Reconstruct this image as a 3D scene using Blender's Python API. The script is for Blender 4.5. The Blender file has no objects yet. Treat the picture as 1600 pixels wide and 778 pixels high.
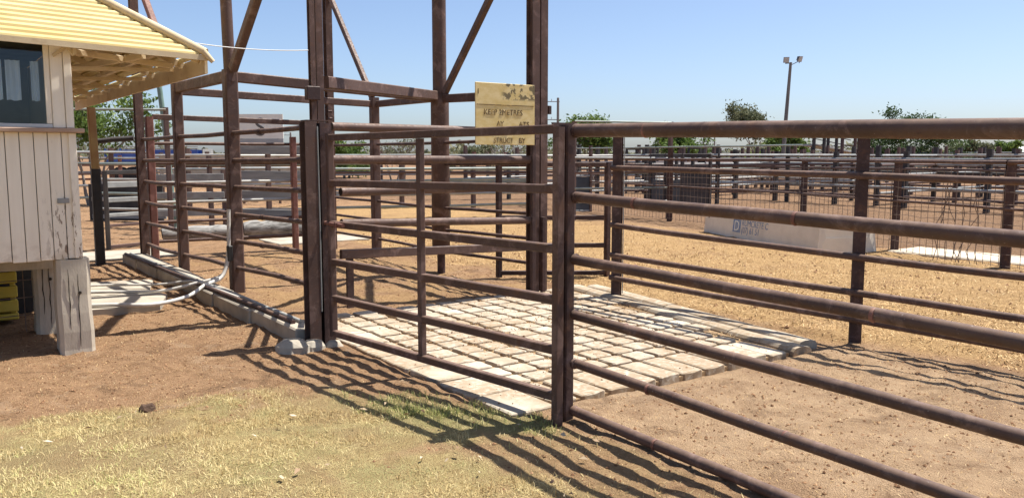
import bpy, math, random
import numpy as np
from mathutils import Vector, Matrix

random.seed(7)
rng = np.random.default_rng(7)
SC = bpy.context.scene
R = math.radians

# ------------------------------------------------------------------ camera
# yard frame: x across the alley, y along the alley (away from the viewer), z up; the latch post stands at 0,0
CAM = (-2.77, -6.63, 1.62)
YAW, PITCH = 35.53, 6.41
cam = bpy.data.cameras.new('camera')
camo = bpy.data.objects.new('camera', cam)
SC.collection.objects.link(camo)
camo.location = CAM
camo.rotation_euler = (R(90 - PITCH), 0, R(-YAW))
cam.sensor_width = 36
cam.lens = 36 * 1300 / 1600
cam.clip_start = 0.05
cam.clip_end = 6000
SC.camera = camo

# ------------------------------------------------------------------ sky and sun
SUN = Vector((0.806, -0.17, 1.85)).normalized()
ELEV = math.asin(SUN.z)
AZ = math.atan2(SUN.x, SUN.y)
world = bpy.data.worlds.new('World')
SC.world = world
world.use_nodes = True
wn = world.node_tree.nodes
wl = world.node_tree.links
bg = wn['Background']
sky = wn.new('ShaderNodeTexSky')
sky.sky_type = 'NISHITA'
sky.sun_disc = False
sky.sun_elevation = ELEV
sky.sun_rotation = AZ
sky.altitude = 100
sky.air_density = 0.7
sky.dust_density = 1.6
sky.ozone_density = 3.0
wl.new(sky.outputs[0], bg.inputs[0])
bg.inputs[1].default_value = 0.105
sl = bpy.data.lights.new('sun', 'SUN')
sl.energy = 5.0
sl.angle = R(0.53)
sl.color = (1.0, 0.965, 0.905)
so = bpy.data.objects.new('sun', sl)
SC.collection.objects.link(so)
so.rotation_euler = SUN.to_track_quat('Z', 'Y').to_euler()
SC.view_settings.view_transform = 'Standard'
SC.view_settings.look = 'None'
SC.view_settings.gamma = 1
SC.view_settings.use_curve_mapping = False
SC.view_settings.exposure = 0.82
SC.render.resolution_x = 1024
SC.render.resolution_y = 497

# ------------------------------------------------------------------ helpers
COL = SC.collection


def survey(X, Y):
    """a point X to the right and Y ahead of the photographer's spot, in yard coordinates"""
    s, c = math.sin(R(YAW)), math.cos(R(YAW))
    return (CAM[0] + X * c + Y * s, CAM[1] - X * s + Y * c)


def lattice(ix, iy, seed):
    h = (ix.astype(np.int64) * 374761393 + iy.astype(np.int64) * 668265263 + seed * 1274126177) & 0xffffffff
    h = ((h ^ (h >> 13)) * 1274126177) & 0xffffffff
    return ((h ^ (h >> 16)) & 0xffff) / 65535.0


def vnoise(x, y, scale, seed=1):
    x = np.asarray(x, float) / scale
    y = np.asarray(y, float) / scale
    ix = np.floor(x); iy = np.floor(y)
    fx = x - ix; fy = y - iy
    fx = fx * fx * (3 - 2 * fx); fy = fy * fy * (3 - 2 * fy)
    a = lattice(ix, iy, seed); b = lattice(ix + 1, iy, seed)
    c = lattice(ix, iy + 1, seed); d = lattice(ix + 1, iy + 1, seed)
    return (a * (1 - fx) + b * fx) * (1 - fy) + (c * (1 - fx) + d * fx) * fy


def sstep(a, b, x):
    t = np.clip((np.asarray(x, float) - a) / (b - a), 0, 1)
    return t * t * (3 - 2 * t)


def tag(o, label=None, cat=None, group=None, kind=None):
    if label: o['label'] = label
    if cat: o['category'] = cat
    if group: o['group'] = group
    if kind: o['kind'] = kind
    return o


def thing(name, loc, label, cat, group=None):
    o = bpy.data.objects.new(name, None)
    o.empty_display_size = 0.2
    o.location = loc
    COL.objects.link(o)
    return tag(o, label, cat, group)


def wloc(o):
    v = Vector((0, 0, 0))
    while o is not None:
        v += o.location
        o = o.parent
    return v


class MB:
    """collects shapes in yard coordinates and links them as one mesh object"""

    def __init__(s):
        s.v = []; s.f = []; s.sm = []

    def add(s, vs, fs, smooth=False):
        n = len(s.v)
        s.v += [tuple(p) for p in vs]
        s.f += [tuple(n + i for i in f) for f in fs]
        s.sm += [smooth] * len(fs)
        return s

    def box(s, lo, hi, ch=0.0):
        x0, y0, z0 = lo; x1, y1, z1 = hi
        if ch <= 0:
            vs = [(x0, y0, z0), (x1, y0, z0), (x1, y1, z0), (x0, y1, z0), (x0, y0, z1), (x1, y0, z1), (x1, y1, z1), (x0, y1, z1)]
            return s.add(vs, [(3, 2, 1, 0), (4, 5, 6, 7), (0, 1, 5, 4), (1, 2, 6, 5), (2, 3, 7, 6), (3, 0, 4, 7)])
        c = ch
        ring = lambda d, z: [(x0 + d, y0, z), (x1 - d, y0, z), (x1, y0 + d, z), (x1, y1 - d, z), (x1 - d, y1, z), (x0 + d, y1, z), (x0, y1 - d, z), (x0, y0 + d, z)]
        def ins(k, z):
            return [(min(max(p[0], x0 + k), x1 - k), min(max(p[1], y0 + k), y1 - k), z) for p in ring(c, z)]
        rs = [ins(c, z0), ring(c, z0 + c), ring(c, z1 - c), ins(c, z1)]
        vs = sum(rs, [])
        fs = [tuple(range(7, -1, -1)), tuple(24 + i for i in range(8))]
        for k in range(3):
            for i in range(8):
                j = (i + 1) % 8
                fs.append((8 * k + i, 8 * k + j, 8 * k + 8 + j, 8 * k + 8 + i))
        return s.add(vs, fs)

    def prism(s, p0, p1, prof, up=(0, 0, 1), smooth=False, cap=True, end_scale=1.0):
        p0 = Vector(p0); p1 = Vector(p1)
        d = (p1 - p0).normalized()
        up = Vector(up)
        if abs(d.dot(up)) > 0.98: up = Vector((0, 1, 0))
        x = d.cross(up).normalized(); y = x.cross(d).normalized()
        n = len(prof)
        vs = [p0 + x * a + y * b for a, b in prof] + [p1 + x * a * end_scale + y * b * end_scale for a, b in prof]
        fs = [(i, (i + 1) % n, n + (i + 1) % n, n + i) for i in range(n)]
        s.add(vs, fs, smooth)
        if cap: s.add(vs, [tuple(range(n - 1, -1, -1)), tuple(range(n, 2 * n))], False)
        return s

    def rhs(s, p0, p1, w, h=None, ch=None, up=(0, 0, 1)):
        h = h or w
        c = ch if ch is not None else min(w, h) * 0.12
        a, b = w / 2, h / 2
        prof = [(-a + c, -b), (a - c, -b), (a, -b + c), (a, b - c), (a - c, b), (-a + c, b), (-a, b - c), (-a, -b + c)]
        return s.prism(p0, p1, prof, up)

    def hsec(s, p0, p1, w, h, t=0.012, up=(0, 0, 1)):
        a, b = w / 2, h / 2
        k = t / 2
        prof = [(-a, -b), (a, -b), (a, -b + t), (k, -b + t), (k, b - t), (a, b - t), (a, b), (-a, b), (-a, b - t), (-k, b - t), (-k, -b + t), (-a, -b + t)]
        return s.prism(p0, p1, prof, up)

    def csec(s, p0, p1, w, h, t=0.01, up=(0, 0, 1)):
        a, b = w / 2, h / 2
        prof = [(-a, -b), (a, -b), (a, -b + t), (-a + t, -b + t), (-a + t, b - t), (a, b - t), (a, b), (-a, b)]
        return s.prism(p0, p1, prof, up)

    def tube(s, pts, r, n=10, cap=True):
        pts = [Vector(p) for p in pts]
        m = len(pts)
        rr = r if isinstance(r, (list, tuple)) else [r] * m
        d0 = (pts[1] - pts[0]).normalized()
        ref = Vector((0, 0, 1)) if abs(d0.z) < 0.9 else Vector((0, 1, 0))
        vs = []
        for i, p in enumerate(pts):
            d = (pts[min(i + 1, m - 1)] - pts[max(i - 1, 0)]).normalized()
            x = d.cross(ref)
            if x.length < 1e-4: x = d.cross(Vector((1, 0, 0)))
            x.normalize(); y = x.cross(d).normalized()
            for k in range(n):
                a = 2 * math.pi * k / n
                vs.append(p + (x * math.cos(a) + y * math.sin(a)) * rr[i])
        fs = []
        for i in range(m - 1):
            for k in range(n):
                j = (k + 1) % n
                fs.append((i * n + k, i * n + j, (i + 1) * n + j, (i + 1) * n + k))
        s.add(vs, fs, True)
        if cap:
            s.add(vs[:n], [tuple(range(n - 1, -1, -1))]); s.add(vs[-n:], [tuple(range(n))])
        return s

    def build(s, name, mat, parent=None):
        off = wloc(parent) if parent else Vector((0, 0, 0))
        me = bpy.data.meshes.new(name)
        me.from_pydata([(p[0] - off.x, p[1] - off.y, p[2] - off.z) for p in s.v], [], s.f)
        me.polygons.foreach_set('use_smooth', s.sm)
        me.materials.append(mat)
        me.update()
        o = bpy.data.objects.new(name, me)
        COL.objects.link(o)
        o.parent = parent
        return o

    def top(s, name, mat, label=None, cat=None, group=None, kind=None):
        """link as a thing of its own with its origin at its base"""
        a = np.array(s.v)
        c = Vector((float(a[:, 0].mean()), float(a[:, 1].mean()), float(a[:, 2].min())))
        s.v = [(p[0] - c.x, p[1] - c.y, p[2] - c.z) for p in s.v]
        o = s.build(name, mat)
        o.location = c
        return tag(o, label, cat, group, kind)


def soup(name, verts, faces_n, mat, attr=None, parent=None, smooth=False):
    """fast mesh from an (n*k,3) vertex array whose faces are consecutive runs of faces_n vertices"""
    me = bpy.data.meshes.new(name)
    nv = len(verts); nf = nv // faces_n
    me.vertices.add(nv); me.loops.add(nv); me.polygons.add(nf)
    me.vertices.foreach_set('co', np.ascontiguousarray(verts, dtype=np.float32).ravel())
    me.loops.foreach_set('vertex_index', np.arange(nv, dtype=np.int32))
    me.polygons.foreach_set('loop_start', np.arange(0, nv, faces_n, dtype=np.int32))
    me.polygons.foreach_set('loop_total', np.full(nf, faces_n, dtype=np.int32))
    if attr is not None:
        a = me.attributes.new('tone', 'FLOAT', 'FACE')
        a.data.foreach_set('value', np.ascontiguousarray(attr, dtype=np.float32))
    me.update(calc_edges=True)
    me.materials.append(mat)
    o = bpy.data.objects.new(name, me)
    COL.objects.link(o)
    o.parent = parent
    return o


# ------------------------------------------------------------------ materials
class NT:
    def __init__(s, name):
        s.m = bpy.data.materials.new(name)
        s.m.use_nodes = True
        s.n = s.m.node_tree.nodes; s.l = s.m.node_tree.links
        s.b = s.n['Principled BSDF']
        s.pos = s.n.new('ShaderNodeNewGeometry').outputs['Position']

    def val(s, sock, v):
        if hasattr(v, 'is_linked') or hasattr(v, 'links'): s.l.new(v, sock)
        else: sock.default_value = v

    def noise(s, scale, detail=4, rough=0.55, stretch=None, vec=None, dist=0.0):
        n = s.n.new('ShaderNodeTexNoise')
        v = vec or s.pos
        if stretch:
            mp = s.n.new('ShaderNodeMapping'); mp.inputs['Scale'].default_value = stretch
            s.l.new(v, mp.inputs['Vector']); v = mp.outputs[0]
        s.l.new(v, n.inputs['Vector'])
        n.inputs['Scale'].default_value = scale; n.inputs['Detail'].default_value = detail
        n.inputs['Roughness'].default_value = rough; n.inputs['Distortion'].default_value = dist
        return n.outputs['Fac']

    def ramp(s, fac, a, b, lo=0.0, hi=1.0):
        n = s.n.new('ShaderNodeMapRange')
        n.interpolation_type = 'SMOOTHSTEP'
        s.val(n.inputs[0], fac)
        n.inputs[1].default_value = a; n.inputs[2].default_value = b
        n.inputs[3].default_value = lo; n.inputs[4].default_value = hi
        return n.outputs[0]

    def mix(s, fac, a, b, mode='MIX'):
        n = s.n.new('ShaderNodeMix'); n.data_type = 'RGBA'; n.blend_type = mode
        s.val(n.inputs[0], fac)
        s.val(n.inputs[6], a if not isinstance(a, tuple) else (*a, 1)[:4])
        s.val(n.inputs[7], b if not isinstance(b, tuple) else (*b, 1)[:4])
        return n.outputs[2]

    def math(s, op, a, b=0.0):
        n = s.n.new('ShaderNodeMath'); n.operation = op
        s.val(n.inputs[0], a); s.val(n.inputs[1], b)
        return n.outputs[0]

    def attr(s, name, out='Fac'):
        n = s.n.new('ShaderNodeAttribute'); n.attribute_name = name
        return n.outputs[out]

    def sep(s, vec):
        n = s.n.new('ShaderNodeSeparateXYZ'); s.l.new(vec, n.inputs[0]); return n.outputs

    def bump(s, h, strength=0.3, dist=0.01):
        n = s.n.new('ShaderNodeBump')
        n.inputs['Strength'].default_value = strength; n.inputs['Distance'].default_value = dist
        s.l.new(h, n.inputs['Height']); s.l.new(n.outputs[0], s.b.inputs['Normal'])

    def out(s, col=None, rough=0.6, metal=0.0, spec=0.5):
        if col is not None: s.val(s.b.inputs['Base Color'], col if not isinstance(col, tuple) else (*col, 1)[:4])
        s.val(s.b.inputs['Roughness'], rough)
        s.b.inputs['Metallic'].default_value = metal
        s.b.inputs['Specular IOR Level'].default_value = spec
        return s.m


def paint_mat(name, c, c2, rust=(0.125, 0.062, 0.038), rust_at=(0.52, 0.70), rough=0.6, dust=(0.30, 0.20, 0.13), dust_amt=0.35):
    t = NT(name)
    big = t.noise(2.3, 4); fine = t.noise(38, 5, 0.65); mid = t.noise(9, 5, 0.6)
    col = t.mix(t.ramp(big, 0.35, 0.65), c, c2)
    col = t.mix(t.math('MULTIPLY', t.ramp(mid, rust_at[0], rust_at[1]), 0.75), col, rust)
    chalk = t.ramp(t.noise(5.5, 6, 0.7, dist=0.6), 0.50, 0.66)
    col = t.mix(t.math('MULTIPLY', chalk, 0.65), col, tuple(min(1, q * 1.7 + .03) for q in c2))
    chip = t.ramp(t.noise(28, 6, 0.7, dist=1.0), 0.66, 0.70)
    col = t.mix(t.math('MULTIPLY', chip, 0.7), col, (0.055, 0.032, 0.026))
    # pale dust lies on whatever faces up
    nz = t.sep(t.n['Geometry'].outputs['Normal'])[2]
    d = t.math('MULTIPLY', t.ramp(nz, 0.15, 0.95), t.ramp(t.noise(17, 4), 0.25, 0.7))
    col = t.mix(t.math('MULTIPLY', d, dust_amt), col, dust)
    spk = t.ramp(t.noise(90, 2, 0.5), 0.70, 0.74)
    col = t.mix(t.math('MULTIPLY', spk, 0.35), col, (0.42, 0.36, 0.32))
    t.bump(t.mix(0.5, fine, mid), 0.25, 0.004)
    return t.out(col, t.ramp(fine, 0.3, 0.7, rough - 0.12, rough + 0.15), 0.0, 0.3)


def plain_mat(name, c, c2, scale=6, rough=0.75, bump=0.2, bscale=60, metal=0.0, stretch=None, spec=0.4, stain=None, stain_at=(0.55, 0.72)):
    t = NT(name)
    col = t.mix(t.ramp(t.noise(scale, 5, 0.6, stretch), 0.3, 0.7), c, c2)
    if stain: col = t.mix(t.math('MULTIPLY', t.ramp(t.noise(scale * 0.7, 6, 0.65, stretch), stain_at[0], stain_at[1]), 0.8), col, stain)
    if bump: t.bump(t.noise(bscale, 5, 0.65, stretch), bump, 0.006)
    return t.out(col, rough, metal, spec)


def tone_mat(name, cols, rough=0.85, back=0.25):
    t = NT(name)
    r = t.n.new('ShaderNodeValToRGB')
    el = r.color_ramp.elements
    while len(el) < len(cols): el.new(0.5)
    for i, c in enumerate(cols):
        el[i].position = i / (len(cols) - 1); el[i].color = (*c, 1)
    t.l.new(t.attr('tone'), r.inputs[0])
    t.out(r.outputs[0], rough, 0, 0.25)
    if back:
        tr = t.n.new('ShaderNodeBsdfTranslucent'); t.l.new(r.outputs[0], tr.inputs[0])
        mx = t.n.new('ShaderNodeMixShader'); mx.inputs[0].default_value = back
        t.l.new(t.b.outputs[0], mx.inputs[1]); t.l.new(tr.outputs[0], mx.inputs[2])
        t.l.new(mx.outputs[0], t.n['Material Output'].inputs[0])
    return t.m


M = {}
M['brown'] = paint_mat('brown_paint', (0.084, 0.050, 0.040), (0.112, 0.067, 0.053))
M['brown_dark'] = paint_mat('dark_brown_paint', (0.048, 0.028, 0.025), (0.070, 0.039, 0.034), dust_amt=0.3)
M['brown_red'] = paint_mat('red_brown_paint', (0.15, 0.062, 0.048), (0.19, 0.085, 0.065))
M['galv'] = plain_mat('galvanised', (0.25, 0.255, 0.245), (0.36, 0.365, 0.35), 4, 0.6, 0.1, 50, 0.2, stain=(0.30, 0.24, 0.19))
M['galv_pale'] = plain_mat('galvanised_pale', (0.36, 0.345, 0.31), (0.47, 0.45, 0.40), 4, 0.55, 0.1, 50, 0.1, stain=(0.34, 0.26, 0.20))
M['galv_green'] = plain_mat('galvanised_greenish', (0.19, 0.225, 0.20), (0.29, 0.315, 0.28), 4, 0.55, 0.1, 50, 0.15, stain=(0.28, 0.22, 0.17))
M['far_brown'] = plain_mat('weathered_brown_steel', (0.085, 0.052, 0.045), (0.14, 0.085, 0.068), 2, 0.7, 0)
M['far_dark'] = plain_mat('weathered_dark_steel', (0.035, 0.031, 0.030), (0.07, 0.058, 0.052), 2, 0.7, 0)
M['plank'] = plain_mat('grey_plank', (0.20, 0.205, 0.20), (0.30, 0.30, 0.285), 3, 0.8, 0.2, 40, stretch=(0.4, 0.4, 4))
M['concrete'] = plain_mat('concrete', (0.50, 0.42, 0.31), (0.64, 0.55, 0.42), 3.5, 0.9, 0.35, 70, stain=(0.30, 0.215, 0.14), stain_at=(0.52, 0.75))
M['concrete_grey'] = plain_mat('concrete_grey', (0.32, 0.28, 0.22), (0.45, 0.39, 0.305), 3, 0.9, 0.3, 60, stain=(0.20, 0.15, 0.105))
M['wire'] = plain_mat('rusty_wire', (0.13, 0.085, 0.065), (0.22, 0.16, 0.12), 5, 0.7, 0)
M['wire_pale'] = plain_mat('zinc_wire', (0.36, 0.35, 0.33), (0.48, 0.46, 0.42), 5, 0.6, 0)
t = NT('cream_board_paint')
c_ = t.mix(t.ramp(t.noise(2.5, 5, .6, (6, 6, .6)), .3, .7), (0.78, 0.685, 0.545), (0.84, 0.75, 0.61))
c_ = t.mix(t.math('MULTIPLY', t.ramp(t.noise(5, 6, .7, (3, 3, .8)), .60, .78), .55), c_, (0.46, 0.36, 0.25))
p_ = t.sep(t.pos)
pe = t.math('MULTIPLY', t.ramp(p_[0], -2.02, -1.80), t.math('MULTIPLY', t.ramp(p_[2], 1.42, 1.15), t.ramp(t.noise(16, 5, .65, (2.2, 2.2, .6)), .54, .60)))
c_ = t.mix(pe, c_, (0.23, 0.155, 0.10))
sp_ = t.math('MULTIPLY', t.ramp(p_[2], 1.0, 0.76), t.ramp(t.noise(9, 5, .7), .42, .66))
c_ = t.mix(t.math('MULTIPLY', sp_, .5), c_, (0.40, 0.28, 0.18))
t.bump(t.noise(45, 5, .65, (6, 6, .6)), .15, .006)
M['cream'] = t.out(c_, .6)
M['sill'] = plain_mat('sill_paint', (0.36, 0.23, 0.16), (0.44, 0.30, 0.21), 5, 0.6, 0.15)
M['frame_white'] = plain_mat('frame_paint', (0.56, 0.54, 0.50), (0.66, 0.63, 0.58), 5, 0.6, 0.1)
M['roof'] = plain_mat('yellow_roof_paint', (0.52, 0.38, 0.13), (0.62, 0.52, 0.26), 1.6, 0.55, 0.12, 40, stretch=(0.5, 0.5, 4), stain=(0.50, 0.33, 0.10), stain_at=(0.60, 0.85))
M['eave'] = plain_mat('eave_paint', (0.55, 0.42, 0.25), (0.64, 0.51, 0.32), 4, 0.65, 0.15, stain=(0.36, 0.24, 0.13))
M['stump'] = plain_mat('stump_timber', (0.44, 0.38, 0.295), (0.55, 0.48, 0.375), 4, 0.9, 0.35, 30, stretch=(3, 3, 0.9), stain=(0.17, 0.125, 0.085), stain_at=(0.60, 0.78))
M['dark_crack'] = plain_mat('crack', (0.03, 0.022, 0.016), (0.05, 0.036, 0.026), 6, 0.95, 0)  # also the painted shade inside holes and open ends
M['yellow_board'] = None
M['curtain'] = plain_mat('curtain', (0.74, 0.75, 0.78), (0.82, 0.83, 0.85), 6, 0.9, 0.2, 30)
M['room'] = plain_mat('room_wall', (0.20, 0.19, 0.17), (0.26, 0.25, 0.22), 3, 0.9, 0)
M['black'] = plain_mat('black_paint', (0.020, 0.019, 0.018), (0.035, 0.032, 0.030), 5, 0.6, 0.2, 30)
M['rusty_post'] = plain_mat('rusty_yellow_post', (0.30, 0.16, 0.065), (0.40, 0.28, 0.11), 3, 0.7, 0.3, 30, stain=(0.20, 0.085, 0.035))
M['pvc'] = plain_mat('pale_conduit', (0.50, 0.47, 0.42), (0.62, 0.59, 0.53), 6, 0.5, 0.05)
M['cable'] = plain_mat('white_cable', (0.62, 0.61, 0.58), (0.70, 0.69, 0.66), 6, 0.5, 0)
M['log'] = plain_mat('weathered_log', (0.19, 0.18, 0.165), (0.36, 0.345, 0.315), 6, 0.9, 0.6, 18, stretch=(0.5, 4, 4), stain=(0.08, 0.07, 0.06), stain_at=(.48, .62))
M['white_panel'] = plain_mat('white_panel', (0.74, 0.72, 0.64), (0.82, 0.80, 0.72), 2, 0.6, 0, stain=(0.45, 0.42, 0.35))
M['grey_panel'] = plain_mat('grey_panel', (0.33, 0.34, 0.34), (0.40, 0.41, 0.41), 2, 0.6, 0)
M['letter'] = plain_mat('sign_letter', (0.09, 0.085, 0.08), (0.14, 0.13, 0.12), 8, 0.7, 0)
M['slate'] = plain_mat('dark_sheet', (0.045, 0.052, 0.060), (0.070, 0.078, 0.085), 3, 0.55, 0)
M['rubber'] = plain_mat('rubber_sheet', (0.020, 0.021, 0.022), (0.045, 0.046, 0.047), 3, 0.7, 0.3, 12)
M['blue'] = plain_mat('blue_paint', (0.035, 0.085, 0.33), (0.05, 0.12, 0.42), 1.5, 0.45, 0)
M['tyre'] = plain_mat('tyre', (0.018, 0.018, 0.018), (0.03, 0.03, 0.03), 8, 0.85, 0)
M['green_pole'] = plain_mat('green_pole_paint', (0.13, 0.20, 0.165), (0.19, 0.27, 0.225), 4, 0.5, 0)
M['pole_wood'] = plain_mat('grey_pole_timber', (0.17, 0.155, 0.14), (0.25, 0.23, 0.21), 2, 0.85, 0, stretch=(4, 4, 0.4))
M['lamp_body'] = plain_mat('lamp_housing', (0.10, 0.10, 0.10), (0.16, 0.16, 0.16), 5, 0.5, 0)
M['lamp_glass'] = plain_mat('lamp_lens', (0.45, 0.47, 0.46), (0.55, 0.57, 0.56), 5, 0.15, 0)
M['bark'] = plain_mat('bark', (0.17, 0.14, 0.115), (0.27, 0.235, 0.20), 3, 0.9, 0.4, 20, stretch=(3, 3, 0.6))
M['dung'] = plain_mat('dung', (0.060, 0.034, 0.022), (0.11, 0.064, 0.04), 20, 0.95, 0.6, 60)
M['blue_print'] = plain_mat('blue_print', (0.10, 0.20, 0.40), (0.34, 0.38, 0.42), 14, 0.8, 0)
M['shed'] = plain_mat('pale_shed', (0.62, 0.62, 0.60), (0.72, 0.72, 0.70), 0.5, 0.5, 0)
M['yellow_crate'] = plain_mat('yellow_plastic', (0.55, 0.40, 0.05), (0.62, 0.47, 0.08), 5, 0.6, 0)
M['leaf_litter'] = tone_mat('dead_leaf', [(0.26, 0.15, 0.085), (0.42, 0.32, 0.20), (0.58, 0.50, 0.38)], 0.8, 0.1)
M['drygrass'] = tone_mat('dry_grass', [(0.360, 0.242, 0.105), (0.530, 0.407, 0.185), (0.680, 0.563, 0.300), (0.560, 0.524, 0.210), (0.370, 0.407, 0.140)], 0.75, 0.25)
M['greengrass'] = tone_mat('green_grass', [(0.17, 0.20, 0.065), (0.25, 0.28, 0.085), (0.40, 0.38, 0.14), (0.56, 0.48, 0.23)], 0.75, 0.3)
M['straw'] = tone_mat('straw', [(0.290, 0.157, 0.072), (0.465, 0.291, 0.127), (0.581, 0.394, 0.185), (0.696, 0.534, 0.298)], 0.8, 0.1)
M['crumb'] = tone_mat('soil_crumb', [(0.150, 0.075, 0.037), (0.250, 0.135, 0.068), (0.375, 0.225, 0.119)], 0.95, 0)
M['leaf_a'] = tone_mat('leaf_bright', [(0.06, 0.105, 0.025), (0.11, 0.17, 0.038), (0.18, 0.24, 0.06)], 0.6, 0.35)
M['leaf_b'] = tone_mat('leaf_dark', [(0.03, 0.058, 0.02), (0.058, 0.098, 0.03), (0.10, 0.14, 0.05)], 0.6, 0.3)
M['leaf_c'] = tone_mat('leaf_olive', [(0.085, 0.10, 0.055), (0.14, 0.15, 0.08), (0.22, 0.215, 0.125)], 0.7, 0.3)

# worn yellow sign board
t = NT('worn_yellow_board')
w = t.ramp(t.noise(7, 6, 0.65, (1, 1, 1.6)), 0.34, 0.66)
c = t.mix(w, (0.60, 0.445, 0.165), (0.70, 0.56, 0.28))
px_ = t.sep(t.pos)
mk = t.math('MULTIPLY', t.ramp(px_[2], 2.21, 2.25), t.ramp(t.noise(13, 5, 0.6), 0.47, 0.53))
mk = t.math('MULTIPLY', mk, t.ramp(px_[0], 2.50, 2.58))
c = t.mix(mk, c, (0.16, 0.125, 0.06))
t.bump(t.noise(60, 4), 0.1, 0.003)
M['yellow_board'] = t.out(c, 0.7)
t = NT('worn_stencil')
w = t.ramp(t.noise(26, 4, 0.6), 0.50, 0.62)
M['stencil'] = t.out(t.mix(t.math('MULTIPLY', w, 0.7), (0.09, 0.055, 0.02), (0.52, 0.35, 0.11)), 0.8)

# window glass: thin pane, mirror at grazing angles
t = NT('window_glass')
gl = t.n.new('ShaderNodeBsdfGlossy'); gl.inputs['Roughness'].default_value = 0.02; gl.inputs['Color'].default_value = (0.9, 0.95, 1, 1)
tr = t.n.new('ShaderNodeBsdfTransparent'); tr.inputs['Color'].default_value = (0.86, 0.90, 0.92, 1)
fr = t.n.new('ShaderNodeFresnel'); fr.inputs['IOR'].default_value = 1.4
mx = t.n.new('ShaderNodeMixShader')
t.l.new(fr.outputs[0], mx.inputs[0]); t.l.new(tr.outputs[0], mx.inputs[1]); t.l.new(gl.outputs[0], mx.inputs[2])
t.l.new(mx.outputs[0], t.n['Material Output'].inputs[0])
M['glass'] = t.m

# ------------------------------------------------------------------ ground
LV = [-30, -6, -4, -2.42, -1.59, -0.65, -0.29, 0.22, 0.36, 0.50]
LU = [0.6, 0.4, -0.1, -0.55, -1.02, -1.25, -1.65, -2.55, -2.9, -60]


def zones(v, u):
    """lawn, green, straw, pale alley dirt and paved masks at ground points"""
    v = np.asarray(v, float); u = np.asarray(u, float)
    n1 = vnoise(v, u, 0.55, 3) - 0.5; n2 = vnoise(v, u, 0.17, 4) - 0.5; n3 = vnoise(v, u, 1.7, 5) - 0.5
    edge = np.interp(v, LV, LU)
    lawn = sstep(-0.35, 0.55, edge + 0.10 - u + n1 * 1.3 + n2 * 0.7 + n3 * .5)
    lawn = lawn * (1 - 0.75 * sstep(-0.15, 0.15, v - (-0.35) - (u + 2.9) * 0.28 * -1 + n1 * .3) * sstep(2.75, 3.0, -u))
    gd = ((v + 0.10 + (u + 2.2) * 0.42) / 0.34) ** 2 + ((u + 2.22) / 0.85) ** 2
    green = sstep(1.5, 0.35, gd + n1 * 0.8 + n2 * 0.7) * lawn
    lawn = lawn * (1 - 0.7 * sstep(0.04, 0.30, n1 * .6 + n3 * .55 + n2 * .6))
    green = np.maximum(green, 0.5 * lawn * sstep(0.25, 0.5, n3 + n1 * .5))
    straw = sstep(-0.12, 0.25, v - 3.78 + n1 * 0.4) * sstep(13.2, 12.2, v + n3 * 1.5) * sstep(20, 16, u + n3 * 2)
    straw = straw * (1 - 0.9 * sstep(10.2, 11.2, v))
    straw = np.maximum(straw, 0.55 * sstep(1.2, 1.5, u) * sstep(0.2, 0.6, v) * sstep(4.2, 3.2, v) * sstep(7.5, 6.5, u) * sstep(-.25, .25, n1 + n2))
    alley = sstep(0.25, 0.6, v) * sstep(4.0, 3.5, v) * sstep(-2.2, -2.5, u)
    return lawn, green, straw, alley


def gz(v, u):
    """ground height"""
    v = np.asarray(v, float); u = np.asarray(u, float)
    lawn, green, straw, alley = zones(v, u)
    a = 1 - 0.65 * lawn
    h = (vnoise(v, u, 0.9, 11) - 0.5) * 0.04 + (vnoise(v, u, 0.36, 17) - 0.5) * 0.012 * a
    h = h + (vnoise(v, u, 0.20, 12) - 0.5) * 0.022 * a + (vnoise(v, u, 0.085, 13) - 0.5) * 0.024 * a + (np.abs(vnoise(v, u, 0.13, 14) - 0.5)) * -0.02 * a
    near = sstep(60, 25, np.hypot(v, u))
    h = h * near
    # a worn hollow beside the kerb and the paving's bed
    pav = sstep(0.12 + 0.06 * (vnoise(v, u, .3, 60) - .5), 0.24, v) * sstep(3.95, 3.82, v) * sstep(-2.56, -2.46, u) * sstep(1.5, 1.3, u)
    h = h * (1 - 0.8 * pav) - 0.045 * pav
    return h


def axis(a, fine0, fine1, step, mid, mstep, far, g=1.28):
    xs = list(np.arange(fine0, fine1, step)) + list(np.arange(fine1, mid, mstep))
    x = xs[-1]; d = mstep
    while x < far:
        d *= g; x += d; xs.append(x)
    x = fine0; d = step * 3; lo = []
    while x > -far:
        d *= g; x -= d; lo.append(x)
    return np.array(lo[::-1] + xs)


gx = axis(0, -4.4, 5.2, 0.042, 13.5, 0.13, 2600)
gy = axis(0, -6.0, 3.4, 0.042, 16, 0.14, 2600)
GX, GY = np.meshgrid(gx, gy, indexing='ij')
fv, fu = GX.ravel(), GY.ravel()
GZ = gz(fv, fu)
nx, ny = len(gx), len(gy)
me = bpy.data.meshes.new('ground')
me.vertices.add(nx * ny)
me.vertices.foreach_set('co', np.stack([fv, fu, GZ], 1).astype(np.float32).ravel())
ii, jj = np.meshgrid(np.arange(nx - 1), np.arange(ny - 1), indexing='ij')
q = np.stack([ii * ny + jj, (ii + 1) * ny + jj, (ii + 1) * ny + jj + 1, ii * ny + jj + 1], -1).reshape(-1, 4)
me.loops.add(q.size); me.polygons.add(len(q))
me.loops.foreach_set('vertex_index', q.astype(np.int32).ravel())
me.polygons.foreach_set('loop_start', np.arange(0, q.size, 4, dtype=np.int32))
me.polygons.foreach_set('loop_total', np.full(len(q), 4, dtype=np.int32))
me.polygons.foreach_set('use_smooth', np.ones(len(q), bool))
la, gr, stw, al = zones(fv, fu)
ca = me.attributes.new('zone', 'FLOAT_COLOR', 'POINT')
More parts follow.
